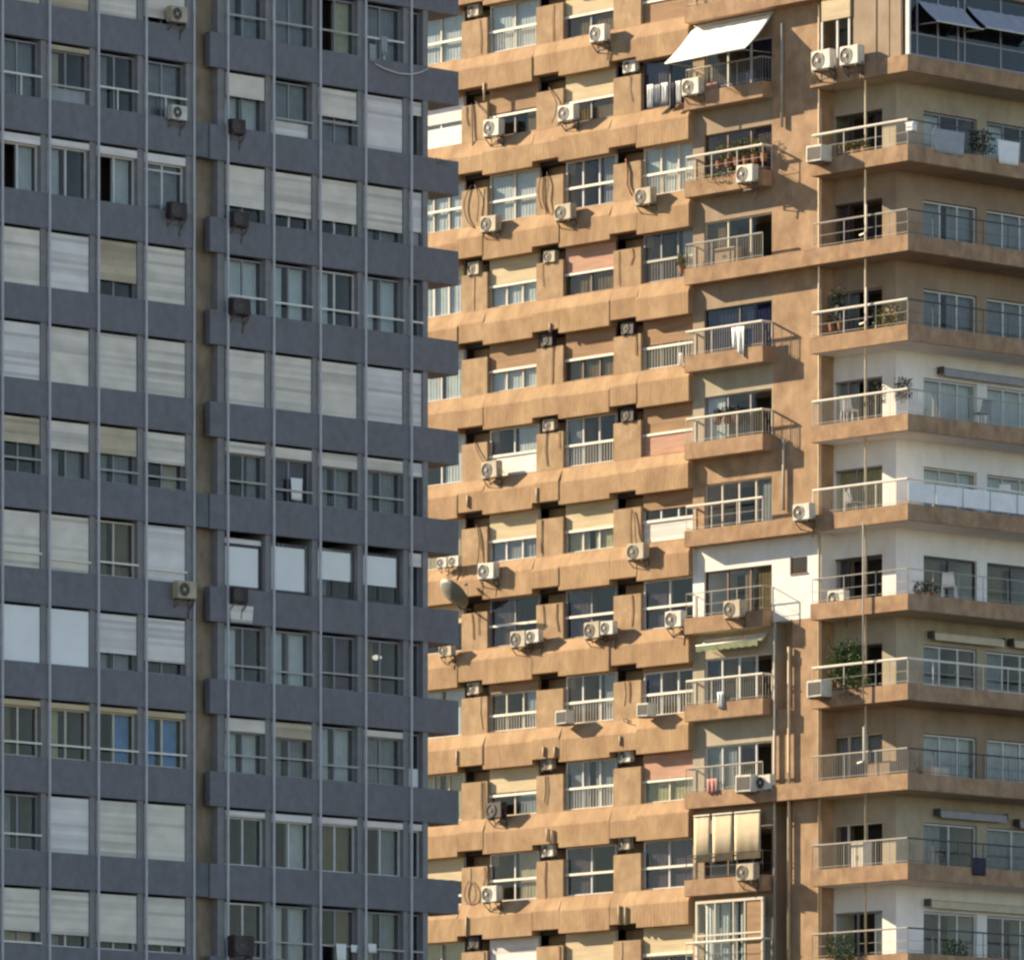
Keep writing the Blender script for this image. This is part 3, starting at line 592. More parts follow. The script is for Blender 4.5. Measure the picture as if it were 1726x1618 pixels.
ACS = [
 # on brackets in front of the sunlit windows
 (1006, 57, 'w', 'white air conditioner casting a shadow left of the big white awning, topmost window row', .24),
 (827, 216, 'w', 'white air conditioner below the brown shutter nearest the slate tower, second window row', .16),
 (953, 190, 'w', 'white air conditioner under the middle cream shutter, second window row', .16),
 (822, 377, 'b', 'beige air conditioner with looping cables above it, third window row, nearest the slate tower', .14),
 (948, 357, 'b', 'beige air conditioner under the dark three-pane window, third window row', .16),
 (1083, 331, 'b', 'beige air conditioner under the pale curtained window left of the balconies, third row', .16),
 (824, 792, 'b', 'beige air conditioner below the bright white window, sixth row, nearest the slate tower', .14),
 (818, 962, 'w', 'white air conditioner just right of the grey satellite dish', .2),
 (1070, 929, 'b', 'beige air conditioner under the open white window beside the long white railing, seventh row', .16),
 (872, 1077, 'b', 'left of two beige air conditioners in the dark window nearest the satellite dish', .16),
 (897, 1072, 'w', 'right of two air conditioners in the dark window nearest the satellite dish', .20),
 (997, 1062, 'b', 'left of two air conditioners in the middle dark window, eighth row', .16),
 (1022, 1058, 'w', 'right of two air conditioners in the middle dark window, eighth row', .20),
 (1134, 1043, 'w', 'white air conditioner in the dark window beside the white-painted balcony', .2),
 (945, 1209, 's', 'white air conditioner at the left of the middle barred window, ninth row', .16),
 (1082, 1196, 's', 'white air conditioner left of the barred window by the rolled green awning', .16),
 (832, 1365, 'd', 'rusty brown air conditioner under the cream shutter nearest the slate tower, tenth row', .14),
 (824, 1506, 'w', 'white air conditioner beside the oval cable loop, eleventh row', .2),
 # the balconies
 (1163, 146, 'w', 'white air conditioner on the balcony below the big white awning', .46),
 (1254, 293, 'w', 'white air conditioner on the balcony railing with olive plants', .5),
 (1233, 1027, 'b', 'tan air conditioner on the railing of the white-painted balcony', .5),
 (1252, 1320, 's', 'left of two white air conditioners on the tenth-row balcony, square louvred face', .3),
 (1286, 1318, 'w', 'right of two white air conditioners on the tenth-row balcony', .3),
 (1255, 1469, 'b', 'cream air conditioner under the beige roll-down balcony blinds', .5),
 (1383, 101, 'w', 'left of two big white air conditioners under the cream-topped window at the upper corner', .52),
 (1430, 93, 'w', 'right of two big white air conditioners under the cream-topped window at the upper corner', .52),
 (1371, 258, 's', 'white air conditioner at the left end of the third corner balcony, below white railing', .5),
 (1350, 862, 'w', 'white air conditioner at the left end of the long white railing', .5),
 (1408, 1010, 'w', 'white air conditioner standing behind the rail of the white-painted corner balcony', .05),
 (1372, 1160, 's', 'white air conditioner at the left end of the balcony with the leafy green plants', .5),
 # sliver beside the slate tower
 (744, 948, 'w', 'left of two small white air conditioners above the satellite dish', .22),
 (764, 946, 'w', 'right of two small white air conditioners above the satellite dish', .22),
 (750, 1095, 'b', 'beige air conditioner below the satellite dish beside the slate tower', .22),
]
BIGS = {(1383, 101): 1.12, (1430, 93): 1.12, (744, 948): .62, (764, 946): .62, (750, 1095): .8, (1286, 1318): .9, (1082, 1196): .8, (945, 1209): .8, (897, 1072): .8, (1022, 1058): .8}
for (x, y, k, lab, d) in ACS: ac(B, x, y, k, lab, d, BIGS.get((x, y), 1.0))
NICHE = [(797, 18, 'b', 'beige air conditioner tucked into the topmost niche beside the slate tower'),
 (1060, 112, 'w', 'white air conditioner in the niche left of the laundry balcony'),
 (797, 453, 'b', 'beige air conditioner in the niche by the slate tower, fourth row'),
 (925, 432, 'b', 'beige air conditioner in the middle niche column, fourth row'),
 (921, 573, 'd', 'dark air conditioner in the middle niche column, fifth row'),
 (1057, 553, 'd', 'dark air conditioner in the niche left of the balcony with the white towel'),
 (924, 716, 'b', 'beige air conditioner in the middle niche column, sixth row'),
 (1057, 700, 'd', 'brown air conditioner in the right niche column, sixth row'),
 (797, 1160, 'b', 'beige air conditioner in the niche by the slate tower, ninth row'),
 (921, 1287, 'b', 'beige air conditioner in the middle niche column, tenth row'),
 (1052, 1274, 'w', 'white air conditioner in the right niche column, tenth row'),
 (922, 1433, 'w', 'white air conditioner in the middle niche column, eleventh row'),
 (1051, 1421, 'b', 'beige air conditioner in the right niche column, eleventh row'),
 (797, 1588, 'd', 'dark air conditioner in the lowest niche by the slate tower')]
for (x, y, k, lab) in NICHE: ac(B, x, y, k, lab, -.16, .74)
for (x, y, k, lab, d, sc) in [(303, 24, 'b', 'pale air conditioner on the slate tower at the top edge of the photo', .02, .9), (303, 190, 'w', 'white air conditioner beside the beige recess of the slate tower, second row', .02, .8),
 (302, 355, 'd', 'dark air conditioner hanging low beside the beige recess, third row of the slate tower', .02, .85), (403, 214, 'd', 'dark air conditioner below a beige shutter, right half of the slate tower, second row', .02, .8),
 (407, 369, 'd', 'dark air conditioner under the row of beige shutters, right half of the slate tower', .02, .85), (408, 516, 'd', 'dark rusty air conditioner at the end of the white rail, right half of slate tower', .02, .95),
 (316, 994, 'b', 'dirty beige air conditioner beside the recess wall, lower half of the slate tower', .02, .95), (406, 1003, 'd', 'dark air conditioner under the pale blue blinds of the slate tower', .02, .8),
 (412, 1594, 'd', 'big dark air conditioner at the bottom edge of the slate tower', .04, 1.15)]:
    ac(A, x, y, k, lab, d, sc, 'air conditioners on the slate tower')

# ================================================================= awnings
def at(face, px, py, d): s = face.s(px, d); return Vector(face.world(s, d, face.z(px, py, d)))
def awning(name, label, face, x0, x1, ytop, d0, d1, drop, m, xd=None, valance=.0, group=None):
    s0, s1 = face.s(x0, d0), face.s(x1, d0); zt = face.z(x0, ytop, d0)
    loc = face.world(s0, d0, zt - drop)
    t = thing(name, label, 'awning', loc, face.rz, group)
    L = s1 - s0; n = 18
    ph = random.random() * 3
    g = MB(); g.grid(lambda u, v: (L * u, -(d1 - d0) * v, drop - drop * v - .09 * math.sin(math.pi * v) + .02 * math.sin(u * 17 + ph) * v + .012 * math.sin(u * 41 + 3 * v)), 40, 8)
    if valance: pass
    g.build('canopy', m, t, smooth=True, solid=.008)
    g = MB(); g.tube([(-.03, .0, drop + .03), (L + .03, .0, drop + .03)], .05, 8); g.build('roller', rails, t, smooth=True)
    g = MB(); g.tube([(-.01, -(d1 - d0), -.0), (L + .01, -(d1 - d0), -.0)], .022, 6); g.build('front_bar', railw, t, smooth=True)
    for sx in (.06, L - .06):
        g = MB(); g.tube([(sx, .02, drop * .1 - .1), (sx, -(d1 - d0) * .97, -.02)], .016, 6); g.build('arm', rails, t, smooth=True)
    if valance:
        g = MB(); g.grid(lambda u, v: (L * u, -(d1 - d0) - .012, -.01 - valance * v * (0.8 + .2 * abs(math.sin(u * L * 9)))), 60, 2); g.build('valance', awn_e, t, solid=.006)
    return t
awning('awning', 'big white awning pulled out over the balcony with laundry', B, 1170, 1303, 47, .06, 1.45, 1.40, awn_w)
awning('awning', 'left of two grey awnings over the dark windows at the upper right corner', R, 1534, 1612, -16, -.5, .75, 1.2, awn_g, group='grey awnings')
awning('awning', 'right of two grey awnings over the dark windows at the upper right corner', R, 1617, 1735, -5, -.5, .75, 1.2, awn_g, group='grey awnings')
awning('awning', 'half-rolled cream awning with green scalloped edge on the ninth-row balcony', B, 1188, 1292, 1081, .1, .52, .18, awn_c, valance=.22)
def rolled(label, x0, x1, y, m=awn_c, e=-1.42):
    s0, s1 = R.s(x0, e), R.s(x1, e); z = R.z(x0, y, e); L = s1 - s0
    t = thing('rolled_awning', label, 'awning', R.world(s0, e, z), R.rz, 'rolled-up awnings on the shaded side')
    g = MB(); g.tube([(0, 0, 0), (L, 0, 0)], .10, 10); g.build('roll', m, t, smooth=True)
    g = MB(); g.box(.02, L - .02, -.11, -.102, -.19, .03); g.build('valance', m, t)
    for sx in (-.05, L - .01):
        g = MB(); g.box(sx, sx + .05, -.11, .195, -.12, .12); g.build('end_bracket', raild, t)
rolled('rolled grey-white awning under the soffit, sixth row of the shaded side', 1588, 1738, 624, awn_g)
rolled('rolled cream awning over the blue-grey windows, ninth row of the shaded side', 1572, 1690, 1069)
rolled('rolled cream awning cut by the right photo edge, ninth row of the shaded side', 1706, 1800, 1082)
rolled('rolled grey awning under the soffit, second lowest row of the shaded side', 1582, 1694, 1368, awn_g)
rolled('rolled grey awning cut by the right photo edge, second lowest row of the shaded side', 1716, 1800, 1386, awn_g)
rolled('long rolled pale awning over the curtained windows, lowest row of the shaded side', 1566, 1760, 1520)

# balcony enclosures (parts of the tower)
zf, zh = zB(11) + 1.05, zB(10) + .85
# storey 10: beige roll-down blinds hung at the balcony front
zt10, zb10 = zB(10) + .62, zB(11) + 2.05
xs = [B.s(x, DP - .12) for x in (1170, 1197, 1201, 1235, 1238, 1282)]
for a, b_ in ((xs[0], xs[1]), (xs[2], xs[3]), (xs[4], xs[5])):
    t = thing('roll_blind', {0: 'narrow beige roll-down blind at the left of the enclosed balcony', 1: 'middle beige roll-down blind of the enclosed balcony', 2: 'wide beige roll-down blind at the right of the enclosed balcony'}[[xs[0], xs[2], xs[4]].index(a)], 'blind', B.world(a, DP - .12, zb10), B.rz, 'roll-down blinds of one balcony')
    g = MB(); folded(g, fB, 0, b_ - a, 0, zt10 - zb10, 0, .005, .5); g.build('fabric', CU['b'], t, smooth=True, solid=.006)
    g = MB(); g.tube([(0, 0, zt10 - zb10 + .03), (b_ - a, 0, zt10 - zb10 + .03)], .04, 8); g.build('roller', rails, t)
# storey 11: white framed glass enclosure
ze0, ze1 = zB(12) + 1.50, zB(11) + .72
g = MB(); sa, sb = B.s(1172, DP - .08), B.s(1286, DP - .08); dd = DP - .08
for x in (sa, sb - .09): bB(g, x, x + .09, dd - .09, dd, ze0, ze1)
bB(g, sa + .09, sb - .09, dd - .09, dd, ze1 - .09, ze1); bB(g, sa + .09, sb - .09, dd - .09, dd, ze0 + 1.0, ze0 + 1.06)
for f in (.28, .55, .72): bB(g, sa + (sb - sa) * f, sa + (sb - sa) * f + .05, dd - .07, dd - .01, ze0, ze1 - .09)
en = g.build('balcony_enclosure', FR['c'], TB)
g = MB(); bB(g, sa + .1, sa + (sb - sa) * .72, dd - .05, dd - .042, ze0, ze1 - .1); g.build('pane', glass, en)
g = MB(); bB(g, sa + (sb - sa) * .73 + .03, sb - .1, dd - .06, dd - .03, ze0 + .02, ze1 - .1); g.build('wooden_panel', SH['n'], en)
for a, b_ in ((.06, .26), (.30, .42), (.48, .54), (.58, .70)):
    g = MB(); folded(g, fB, sa + (sb - sa) * a, sa + (sb - sa) * b_, ze0, ze1 - .12, dd - .3); g.build('curtain', CU['w'], en, smooth=True)
# storey 0: corner enclosure, cream box over a narrow window, brown boards
z0_, z1_ = zB(2) + 1.47, zB(1) + .90
g = MB(); d0 = DP - .13
def pxB(x, d): return B.s(x, d)
bB(g, pxB(1386, d0), pxB(1434, d0), d0 - .08, d0 + .04, B.z(1410, 33, d0), z1_)
en0 = g.build('shutter_box', SH['c'], TB)
g = MB(); a, b_ = pxB(1384, d0), pxB(1432, d0); zz0, zz1 = B.z(1400, 86, d0), B.z(1410, 33, d0)
for x in (a, (a + b_) / 2 + .05, b_ - .07): bB(g, x, x + .07, d0 - .06, d0, zz0 - .5, zz1)
bB(g, a, b_, d0 - .06, d0 - .002, zz0 - .56, zz0 - .50); wn = g.build('window', FR['w'], TB)
g = MB(); bB(g, a + .07, b_ - .07, d0 - .04, d0 - .032, zz0 - .5, zz1 - .01); g.build('pane', glass, wn)
g = MB(); bB(g, pxB(1438, d0), pxB(1476, d0), d0 - .05, d0 - .01, z0_ - .3, z1_ - .12); bB(g, pxB(1479, d0), pxB(1498, d0), d0 - .05, d0 - .015, z0_ - .3, z1_ - .12); bB(g, pxB(1500, d0), pxB(1518, d0), d0 - .05, d0 - .01, z0_ - .3, z1_ - .12)
bB(g, pxB(1437, d0), pxB(1519, d0), d0 - .09, d0 - .052, z0_ - .3, z1_ - .12)
g.build('board_panel', PA['n'], TB)
g = MB(); bB(g, pxB(1438, d0), pxB(1524, d0), d0 - .05, d0 + .03, z1_ - .11, z1_ - .01); g.build('head_beam', FR['c'], TB)
g = MB(); bB(g, pxB(1527, d0), pxB(1533, d0), d0 - .06, d0 + .02, z0_ - .3, z1_ - .02); g.build('corner_post', FR['w'], TB)
# glazed screen of the side balcony at the top
g = MB(); ta, tb = .25, TEND - .1; e = -.12
for px in (1545, 1580, 1614, 1625, 1686, 1745): t = R.s(px, e); bR(g, t, t + .07, e - .05, e, zB(2) + 1.47, zB(1) + .9)
bR(g, ta, tb, e - .05, e + .01, zB(2) + 1.47, zB(2) + 1.55); bR(g, ta, tb, e - .05, e + .005, zB(2) + 2.2, zB(2) + 2.25)
sc_ = g.build('glazed_screen', FR['g'], TB)
g = MB(); bR(g, ta, tb, e - .03, e - .022, zB(2) + 1.56, zB(1) + .85); g.build('pane', glass_t, sc_)
# small window in the white wall (storey 7)
sx0, sx1 = B.s(1334, .005), B.s(1360, .005)
g = MB(); zz = B.z(1347, 966, .005)
bB(g, sx0, sx1, .003, .012, zz, zz + .55); wv = g.build('vent_window', dark, TB)  # flat dark sheet stands in for the shade of a recess
g = MB(); bB(g, sx0 - .05, sx0 - .001, .003, .03, zz - .05, zz + .60); bB(g, sx0, sx1 + .05, .003, .03, zz - .05, zz - .001); g.build('frame', FR['n'], wv)

# ================================================================= plants, laundry, dishes and other loose things
def plant(label, face, px, py, d, w, h, m, n=260, pot=True, spread=.3, name='potted_plant', up=0.0):
    c = at(face, px, py, d)
    t = thing(name, label, 'plant', (c.x, c.y, c.z - h * .55), face.rz)
    g = MB()
    for _ in range(n):
        a = random.random() * 6.283; r = math.sqrt(random.random())
        x, y = math.cos(a) * r * w / 2, math.sin(a) * r * spread / 2
        z = h * (.15 + .85 * random.random()) * (1 - .35 * r * random.random())
        p = Vector((x, y, z)); sz = random.uniform(.03, .085)
        dr = Vector((random.gauss(0, 1), random.gauss(0, 1), random.gauss(.3 + up, .8))).normalized(); sd = dr.orthogonal().normalized()
        if random.random() < .5: sd = dr.cross(sd)
        q = [p - sd * sz * .35, p + dr * sz, p + sd * sz * .35, p - dr * sz * .7]
        g.bm.faces.new([g.bm.verts.new(v) for v in q])
    g.build('foliage', m, t)
    if pot:
        g = MB()
        for k in range(max(1, int(w / .4))):
            x = -w / 2 + w * (k + .5) / max(1, int(w / .4)); n_ = 10
            prf = [(.10, -.14), (.14, .14)]
            rings = [[g.bm.verts.new((x + r * math.cos(6.283 * j / n_), r * math.sin(6.283 * j / n_), z)) for j in range(n_)] for r, z in prf]
            for j in range(n_): g.bm.faces.new([rings[0][j], rings[0][(j + 1) % n_], rings[1][(j + 1) % n_], rings[1][j]])
            g.bm.faces.new(rings[0][::-1]); g.bm.faces.new(rings[1])
        g.build('pot', potm, t)
    g = MB()
    for k in range(5):
        x = random.uniform(-.35, .35) * w; g.tube([(x * .4, 0, 0), (x, random.uniform(-.1, .1), h * .8)], .008, 4)
    g.build('stem', leaf2, t)
    return t
plant('dark bushy plants lined along the white railing of the sixth corner balcony', B, 1478, 662, .3, .9, .9, leaf2, 500, pot=False)
plant('dark leafy plant cluster at the very corner behind the white railing, sixth row', B, 1522, 655, .3, .8, .9, leaf2, 500, pot=False)
plant('large green climbing plants filling the ninth-row corner balcony', B, 1425, 1112, .25, 1.7, 1.6, leaf1, 1500)
plant('green plants spilling below the rail of the ninth-row corner balcony', B, 1440, 1160, .40, 1.7, .9, leaf1, 900, pot=False)
plant('spiky green palm on the lowest corner balcony', B, 1417, 1598, .6, 1.4, 1.2, leaf1, 800, pot=False, up=.6)
plant('olive plants along the third-row corner balcony behind the white rail', B, 1440, 246, .28, 1.5, .45, leaf3, 420)
plant('olive foliage filling the third-row balcony beside the air conditioner', B, 1250, 250, .2, 2.6, .8, leaf3, 900)
plant('olive creeper hanging below the rail of the third-row balcony', B, 1215, 300, .40, 2.4, .7, leaf3, 500, pot=False)
plant('dark green plants at the foot of the white-walled sixth-row balcony', B, 1225, 695, .2, 1.3, .45, leaf2, 420)
plant('small bush on the sill beside the fourth-row balcony', B, 1150, 438, .35, .5, .6, leaf3, 260)
plant('green plants behind the rail of the fifth-row corner balcony', B, 1497, 533, .3, 1.5, .9, leaf3, 700)
plant('tall dark plant by the dark doors of the fifth-row corner balcony', B, 1410, 515, .1, .8, 1.3, leaf2, 600)
plant('leafy plants at the corner of the third-row shaded balcony, beside the sheets', R, 1655, 238, -.4, 1.3, .9, leaf2, 600, pot=False)
plant('low green plants behind the dark rail of the lowest shaded balcony', R, 1610, 1598, -.4, 1.3, .7, leaf1, 500)
plant('drooping planter plants at the corner of the eighth-row balcony, shaded side', R, 1560, 990, -.12, 1.2, .5, leaf2, 380)
plant('dry grass tuft on the end of the slate balcony, second band from the top', A, 742, 274, -.1, .9, .25, leaf3, 160, pot=False)

def hang(name, label, cat, face, px, py, d, w, h, m, group=None, drop=0.0, fold=.035):
    c = at(face, px, py, d)
    t = thing(name, label, cat, (c.x, c.y, c.z - h), face.rz, group)
    g = MB(); ph = random.random() * 6
    g.grid(lambda u, v: ((u - .5) * w * (1 - .1 * (1 - v)), fold * math.sin(u * 14 + ph) * (1.2 - v), h * v + (1 - v) * drop * u), 10, 5)
    g.build('fabric', m, t, smooth=True, solid=.008)
    return t
hang('towel', 'white towel hung over the railing of the fifth-row balcony', 'towel', B, 1244, 551, DP + .03, .62, .62, CL['w'], drop=-.45)
for k, (x, y, w, h, m, lab) in enumerate([(1096, 143, .30, .8, 'w', 'white shirt at the left end of the laundry under the awning'), (1108, 143, .28, .65, 'g', 'grey garment second from the left in the laundry under the awning'), (1120, 140, .34, .7, 'w', 'wide white garment in the middle of the laundry under the awning'),
                        (1133, 140, .28, .9, 'k', 'dark garment right of the wide white one in the laundry'), (1143, 137, .26, .75, 'w', 'white garment at the right end of the laundry beside the air conditioner'),
                        ]): hang('garment', lab, 'laundry', B, x, y, .30 + .02 * (k % 2), w, h, CL[m], 'laundry under the awning', fold=.03)
hang('garment', 'pink cloth hanging over the upper balcony air conditioner', 'laundry', B, 1200, 140, .3, .5, .5, CL['p'], 'balcony laundry')
hang('garment', 'blue cloth hanging at the right of the balcony under the awning', 'laundry', B, 1218, 142, .3, .4, .7, CL['b'], 'balcony laundry')
hang('garment', 'pale garment on the rail of the ninth-row balcony', 'laundry', B, 1214, 1166, DP + .04, .3, .55, CL['w'])
hang('garment', 'white cloth on the rail of the tall barred window, fifth row', 'laundry', B, 1147, 595, .12, .16, .45, CL['w'])
hang('glare_sheet', 'bright white paper sheet standing in for a reflection in a window of the slate tower', 'glare', A, 500, 806, -.10, .5, .72, CL['w'], fold=.0)  # white sheet drawn in place of a bright reflection in the pane
for x, y, w, h, lab in ((575, 1590, .45, .6, 'white cloth standing in for the left glint at the slate tower foot'), (597, 1592, .28, .25, 'white cloth standing in for the middle glint at the slate tower foot'), (627, 1590, .36, .3, 'white cloth standing in for the right glint at the slate tower foot')):
    hang('garment', lab, 'laundry', A, x, y, .03, w, h, CL['w'], 'cloths for glints at the slate tower foot')  # white cloths drawn in place of bright mirror glints
for x, y, lab in ((628, 75, 'pale cloth hung near the rope at the top of the slate tower'), (648, 62, 'narrow white pole cloth hung beside the rope at the top of the slate tower')):
    hang('garment', lab, 'laundry', A, x, y, .03, .28, .6, CL['g'], 'cloths on the rope')
hang('cloth_panel', 'pale blank panel fixed under the dark air conditioner of the slate tower', 'panel', A, 407, 1020, .02, 1.05, .58, SH['w'], fold=.0)
# rope slung across the slate band
p = [at(A, 632, 108, .03), at(A, 650, 117, .12), at(A, 672, 124, .14), at(A, 692, 126, .16), at(A, 710, 122, .12), at(A, 722, 116, .03)]
t = thing('rope', 'pale rope slung in a curve across the top slate band', 'rope', p[0])
g = MB(); g.tube([q - p[0] for q in p], .022, 5); g.build('strand', pipe_w, t, smooth=True)
def chair(label, face, px, py, d, m, turn=0.0):
    c = at(face, px, py, d); t = thing('plastic_chair', label, 'chair', c, face.rz + turn, 'plastic chairs on the balconies')
    g = MB(); g.box(-.23, .23, -.23, .22, .40, .44); g.build('seat', m, t)
    g = MB(); g.hexa([(-.22, .20, .45), (.22, .20, .45), (.22, .24, .45), (-.22, .24, .45), (-.19, .30, .88), (.19, .30, .88), (.19, .33, .88), (-.19, .33, .88)]); g.build('backrest', m, t)
    for x in (-.21, .21):
        for y in (-.2, .19):
            g = MB(); g.tube([(x * 1.1, y * 1.1, 0), (x, y, .41)], .022, 6); g.build('leg', m, t)
    return t
chair('white plastic chair behind the white panels of the shaded side, seventh row', R, 1690, 862, -.5, CL['w'], 2.6)
chair('grey plastic chair at the corner behind the white railing, seventh row', B, 1440, 868, .1, CL['g'], 2.9)
chair('white plastic chair on the sixth-row corner balcony beside dark plants', B, 1432, 713, .1, CL['w'], 3.4)
chair('dark chair on the fifth-row corner balcony behind the rail', B, 1425, 560, .1, CL['k'], 2.7)
chair('white chair on the eighth-row shaded balcony near the corner', R, 1600, 1010, -.5, CL['w'], 2.2)
chair('grey chair on the sixth-row shaded balcony between the two windows', R, 1655, 718, -.6, CL['g'], 3.0)
def cabinet(label, face, x0, x1, y0, y1, d, m, depth=.4, name='cabinet', cat='cabinet'):
    s0, s1 = face.s(x0, d), face.s(x1, d); z0, z1 = face.z(x0, y1, d), face.z(x0, y0, d)
    t = thing(name, label, cat, face.world((s0 + s1) / 2, d, z0), face.rz); w, h = s1 - s0, z1 - z0
    g = MB(); g.box(-w / 2, w / 2, 0, depth, 0, h); bmesh.ops.bevel(g.bm, geom=g.bm.edges[:], offset=.012, segments=1, affect='EDGES'); g.build('carcass', m, t)
    for k in (0, 1):
        g = MB(); g.box(-w / 2 + .02 + k * w / 2, -.02 + k * w / 2, -.018, -.002, .05, h - .05); dr = g.build('door', m, t)
        g = MB(); g.box(-.06 + k * .10, -.04 + k * .10, -.03, -.019, h * .45, h * .6); g.build('handle', brk, dr)
cabinet('cream upright cabinet behind the rail of the eleventh-row corner balcony', B, 1434, 1456, 1418, 1478, .35, FR['c'])
cabinet('brown wooden cabinet on the tenth-row corner balcony', B, 1462, 1500, 1285, 1338, .2, PA['n'])
cabinet('low brown cabinet on the fourth-row balcony of the left stack', B, 1205, 1238, 420, 452, .2, PA['n'])
cabinet('pale box cabinet on the tenth-row shaded balcony', R, 1570, 1600, 1292, 1330, -.9, FR['c'])
hang('garment', 'grey sheet drying over the dark rail of the third-row shaded balcony', 'laundry', R, 1600, 220, .03, 1.5, .8, CL['g'], 'laundry on the shaded side', fold=.03)
hang('garment', 'pale sheet drying at the right of the third-row shaded balcony', 'laundry', R, 1700, 238, .03, 1.1, .8, CL['w'], 'laundry on the shaded side', fold=.03)
hang('garment', 'red-brown cloth over the rail of the tenth-row left balcony', 'laundry', B, 1200, 1312, DP + .04, .5, .5, CL['p'], fold=.03)
hang('garment', 'dark cloth over the rail of the second-lowest shaded balcony', 'laundry', R, 1650, 1445, .03, .7, .6, CL['k'], fold=.03)
# satellite dish
c = at(B, 765, 1000, .85)
t = thing('satellite_dish', 'dark grey satellite dish on the ochre wall beside the slate tower', 'satellite dish', c, 0)
aim = Vector((0, -1, 0)).rotation_difference(Vector((.62, .40, .62))).to_matrix().to_4x4()
g = MB(); n = 28
rings = []
for k in range(6):
    r = .62 * k / 5; yy = .22 * (r / .62) ** 2
    rings.append([g.bm.verts.new(aim @ Vector((r * math.cos(6.283 * j / n), -yy + .2, r * 1.08 * math.sin(6.283 * j / n)))) for j in range(n)] if k else [g.bm.verts.new(aim @ Vector((0, .2, 0)))])
for j in range(n): g.bm.faces.new([rings[0][0], rings[1][j], rings[1][(j + 1) % n]])
for a, b_ in zip(rings[1:], rings[2:]):
    for j in range(n): g.bm.faces.new([a[j], b_[j], b_[(j + 1) % n], a[(j + 1) % n]])
g.build('reflector', dishm, t, smooth=True, solid=.012)
g = MB(); g.tube([aim @ Vector((0, -.02, -.66)), aim @ Vector((0, -.62, -.1))], .016, 6); g.build('feed_arm', brk, t)
g = MB(); g.tube([aim @ Vector((0, -.62, -.1)), aim @ Vector((0, -.50, -.06))], .045, 8); g.build('receiver', acb, t)
g = MB(); g.tube([aim @ Vector((0, .2, 0)), (.1, .22, -.35), (.25, .45, -.5), (.6, .62, -.5)], .035, 8); g.build('mount', brk, t)
# hanging lamp, lit, behind a pane of the slate tower
c = at(A, 635, 1108, -.45)
t = thing('ceiling_lamp', 'lit round lamp glowing behind a pane of the slate tower', 'lamp', c)
g = MB(); bmesh.ops.create_uvsphere(g.bm, u_segments=16, v_segments=10, radius=.11); bmesh.ops.scale(g.bm, vec=(1.5, 1.5, .8), verts=g.bm.verts); g.build('globe', lampm, t, smooth=True)
g = MB(); g.tube([(0, 0, .15), (0, 0, .75)], .008, 5); g.build('cord', hose, t)
# cables looping from the niches to the air conditioners
def cable(label, pts, face=B, d=.05, r=.018, m=hose):
    P = [at(face, x, y, dd if dd is not None else d) for x, y, dd in pts]
    # smooth the polyline
    Q = []
    for a, b_ in zip(P, P[1:]):
        Q += [a, a.lerp(b_, .5)]
    Q.append(P[-1])
    S = [Q[0]] + [(Q[k - 1] + Q[k] * 2 + Q[k + 1]) / 4 for k in range(1, len(Q) - 1)] + [Q[-1]]
    t = thing('cable', label, 'cable', S[0], 0, 'cables on the ochre tower')
    g = MB(); g.tube([q - S[0] for q in S], r, 5); g.build('strand', m, t, smooth=True)
cable('dark cable bowing left down the pier by the slate tower, third row', [(795, 312, .02), (784, 330, .06), (781, 352, .06), (788, 375, .05), (800, 385, .08)])
cable('dark cable bowing right down the pier by the slate tower, third row', [(800, 312, .02), (808, 330, .06), (806, 355, .06), (804, 375, .06)])
cable('left of two dark cables down the middle pier, third row', [(915, 288, .02), (908, 310, .06), (907, 335, .06), (914, 352, .06)])
cable('right of two dark cables down the middle pier, third row', [(922, 290, .02), (926, 312, .06), (920, 335, .06), (926, 362, .08)])
cable('reddish cable down the right pier, third row', [(1055, 268, .02), (1059, 290, .05), (1056, 312, .05), (1066, 330, .08)], m=potm, r=.03)
cable('brown pipe running straight down the pier by the slate tower, second row', [(795, 175, .03), (796, 200, .04), (796, 230, .04), (798, 268, .10)], r=.022)
cable('cable from the niche to the white air conditioner, second row, by slate tower', [(802, 172, .02), (812, 185, .05), (822, 193, .12)])
cable('loop of dark cable over the middle white air conditioner, second row', [(925, 148, .03), (936, 165, .06), (940, 185, .08), (930, 208, .08)])
cable('curved cable to the white air conditioner by the slate tower, seventh row', [(803, 885, .03), (808, 905, .05), (807, 935, .06), (804, 950, .1)])
cable('cable drop above the beige air conditioner, sixth row, by slate tower', [(800, 745, .03), (804, 760, .05), (812, 775, .08), (818, 782, .12)])
cable('oval loop of brown cable on the pier beside the white air conditioner, eleventh row', [(790, 1485, .04), (782, 1500, .06), (784, 1518, .06), (792, 1526, .06), (802, 1516, .06), (803, 1498, .06), (795, 1484, .04)])
cable('thin cable down the right pier to the beige air conditioner, seventh row', [(1068, 862, .03), (1071, 885, .05), (1070, 905, .06), (1074, 917, .15)])
cable('pale hose trailing from the barred window of the ninth row', [(1060, 1215, .1), (1052, 1208, .1), (1050, 1216, .12), (1062, 1218, .2)])
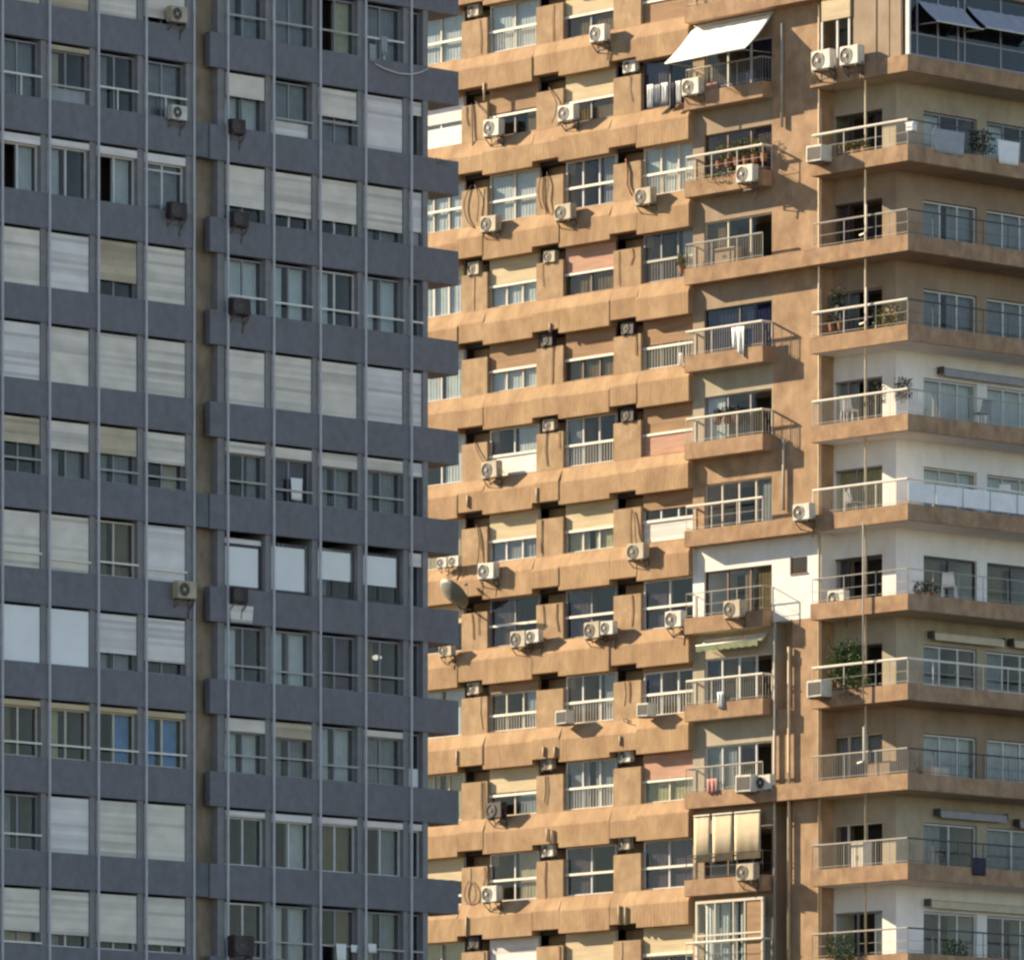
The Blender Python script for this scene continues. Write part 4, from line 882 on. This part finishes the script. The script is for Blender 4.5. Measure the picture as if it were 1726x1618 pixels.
# pipe stubs on the bands (parts of the tower)
for (x, y0, y1, d) in ((788, 835, 855, DB + .03), (905, 822, 845, DB + .03), (916, 1258, 1275, DB + .03), (935, 1258, 1276, DB + .03), (1045, 1240, 1256, DB + .03), (922, 1396, 1418, DB + .03), (930, 1398, 1420, DB + .03), (1043, 1525, 1556, DB + .03), (1054, 1528, 1558, DB + .03), (786, 1545, 1578, DB + .03), (770, 1265, 1290, DB + .03), (927, 545, 560, DB + .03), (816, 140, 170, DB + .03)):
    pipeB(x, y0, y1, .035, d, pipe_p, 'pipe_stub')
rc = random.Random(5)
for i in range(0, 12):                                  # thin cable runs clipped to the piers
    for k, (p0, p1) in enumerate(PX):
        for q in range(rc.choice((0, 1, 1, 2))):
            x = rc.uniform(p0 + 8, p1 - 5); s_ = B.s(x, .02); za = zB(i) - .42; zb_ = za - rc.uniform(.5, 1.4)
            g = MB(); g.tube([(s_, -.018, za), (s_ + rc.uniform(-.06, .06), -.022, (za + zb_) / 2), (s_ + rc.uniform(-.1, .1), -.02, zb_)], rc.choice((.010, .014)), 5)
            g.build('cable_run', rc.choice((hose, potm, pipe_p)), TB)
# white box at the corner, third row: a pale lantern-like box on a dark bracket board
c = at(B, 1533, 214, DP + .02)
t = thing('meter_box', 'small bright white box at the end of the white corner railing', 'box', c, B.rz)
g = MB(); g.box(-.16, .16, -.02, .2, -.14, .12); bmesh.ops.bevel(g.bm, geom=g.bm.edges[:], offset=.015, segments=1, affect='EDGES'); g.build('casing', CL['w'], t)
g = MB(); g.box(-.10, .10, -.028, -.022, -.03, .0); g.build('slot', fanm, t)
g = MB(); g.box(-.2, .2, -.01, .19, .125, .16); g.build('lid', CL['w'], t)
# ================================================================= LIGHT
tr = Vector((3.0 * uL[0] - nB[0], 3.0 * uL[1] - nB[1], -1.45)).normalized()
sun = bpy.data.lights.new('sun', 'SUN'); sun.energy = 5.0; sun.angle = math.radians(0.5); sun.color = (1.0, 0.82, 0.565)
so = bpy.data.objects.new('sun', sun); C.objects.link(so); so.location = (-60, 300, 120)
so.rotation_euler = tr.to_track_quat('-Z', 'Y').to_euler()
to = -tr
elev = math.asin(to.z); azi = math.atan2(to.x, to.y)
w = bpy.data.worlds.new('World'); bpy.context.scene.world = w; w.use_nodes = True
N = w.node_tree.nodes; L = w.node_tree.links
sky = N.new('ShaderNodeTexSky'); sky.sky_type = 'NISHITA'; sky.sun_disc = False
sky.sun_elevation = elev; sky.sun_rotation = azi; sky.air_density = 1.0; sky.dust_density = 0.1; sky.ozone_density = 1.0
bg = N['Background']; bg.inputs[1].default_value = 0.073
L.new(sky.outputs[0], bg.inputs[0])
# ================================================================= CAMERA
cam = bpy.data.cameras.new('camera'); co = bpy.data.objects.new('camera', cam); C.objects.link(co)
cam.sensor_width = 36; cam.sensor_fit = 'HORIZONTAL'; cam.lens = 36 * F / 1726
cam.shift_y = (YH - 809) / 1726; cam.shift_x = 0
cam.clip_start = 1; cam.clip_end = 20000
co.location = (0, 0, ZC); co.rotation_euler = (math.pi / 2, 0, 0)
sc = bpy.context.scene; sc.camera = co
sc.view_settings.view_transform = 'Standard'; sc.view_settings.look = 'None'; sc.view_settings.gamma = 1
sc.view_settings.exposure = 1.4
sc.render.engine = 'CYCLES'
sc.cycles.use_denoising = True; sc.cycles.max_bounces = 6; sc.cycles.transparent_max_bounces = 12
sc.cycles.filter_width = 2.5
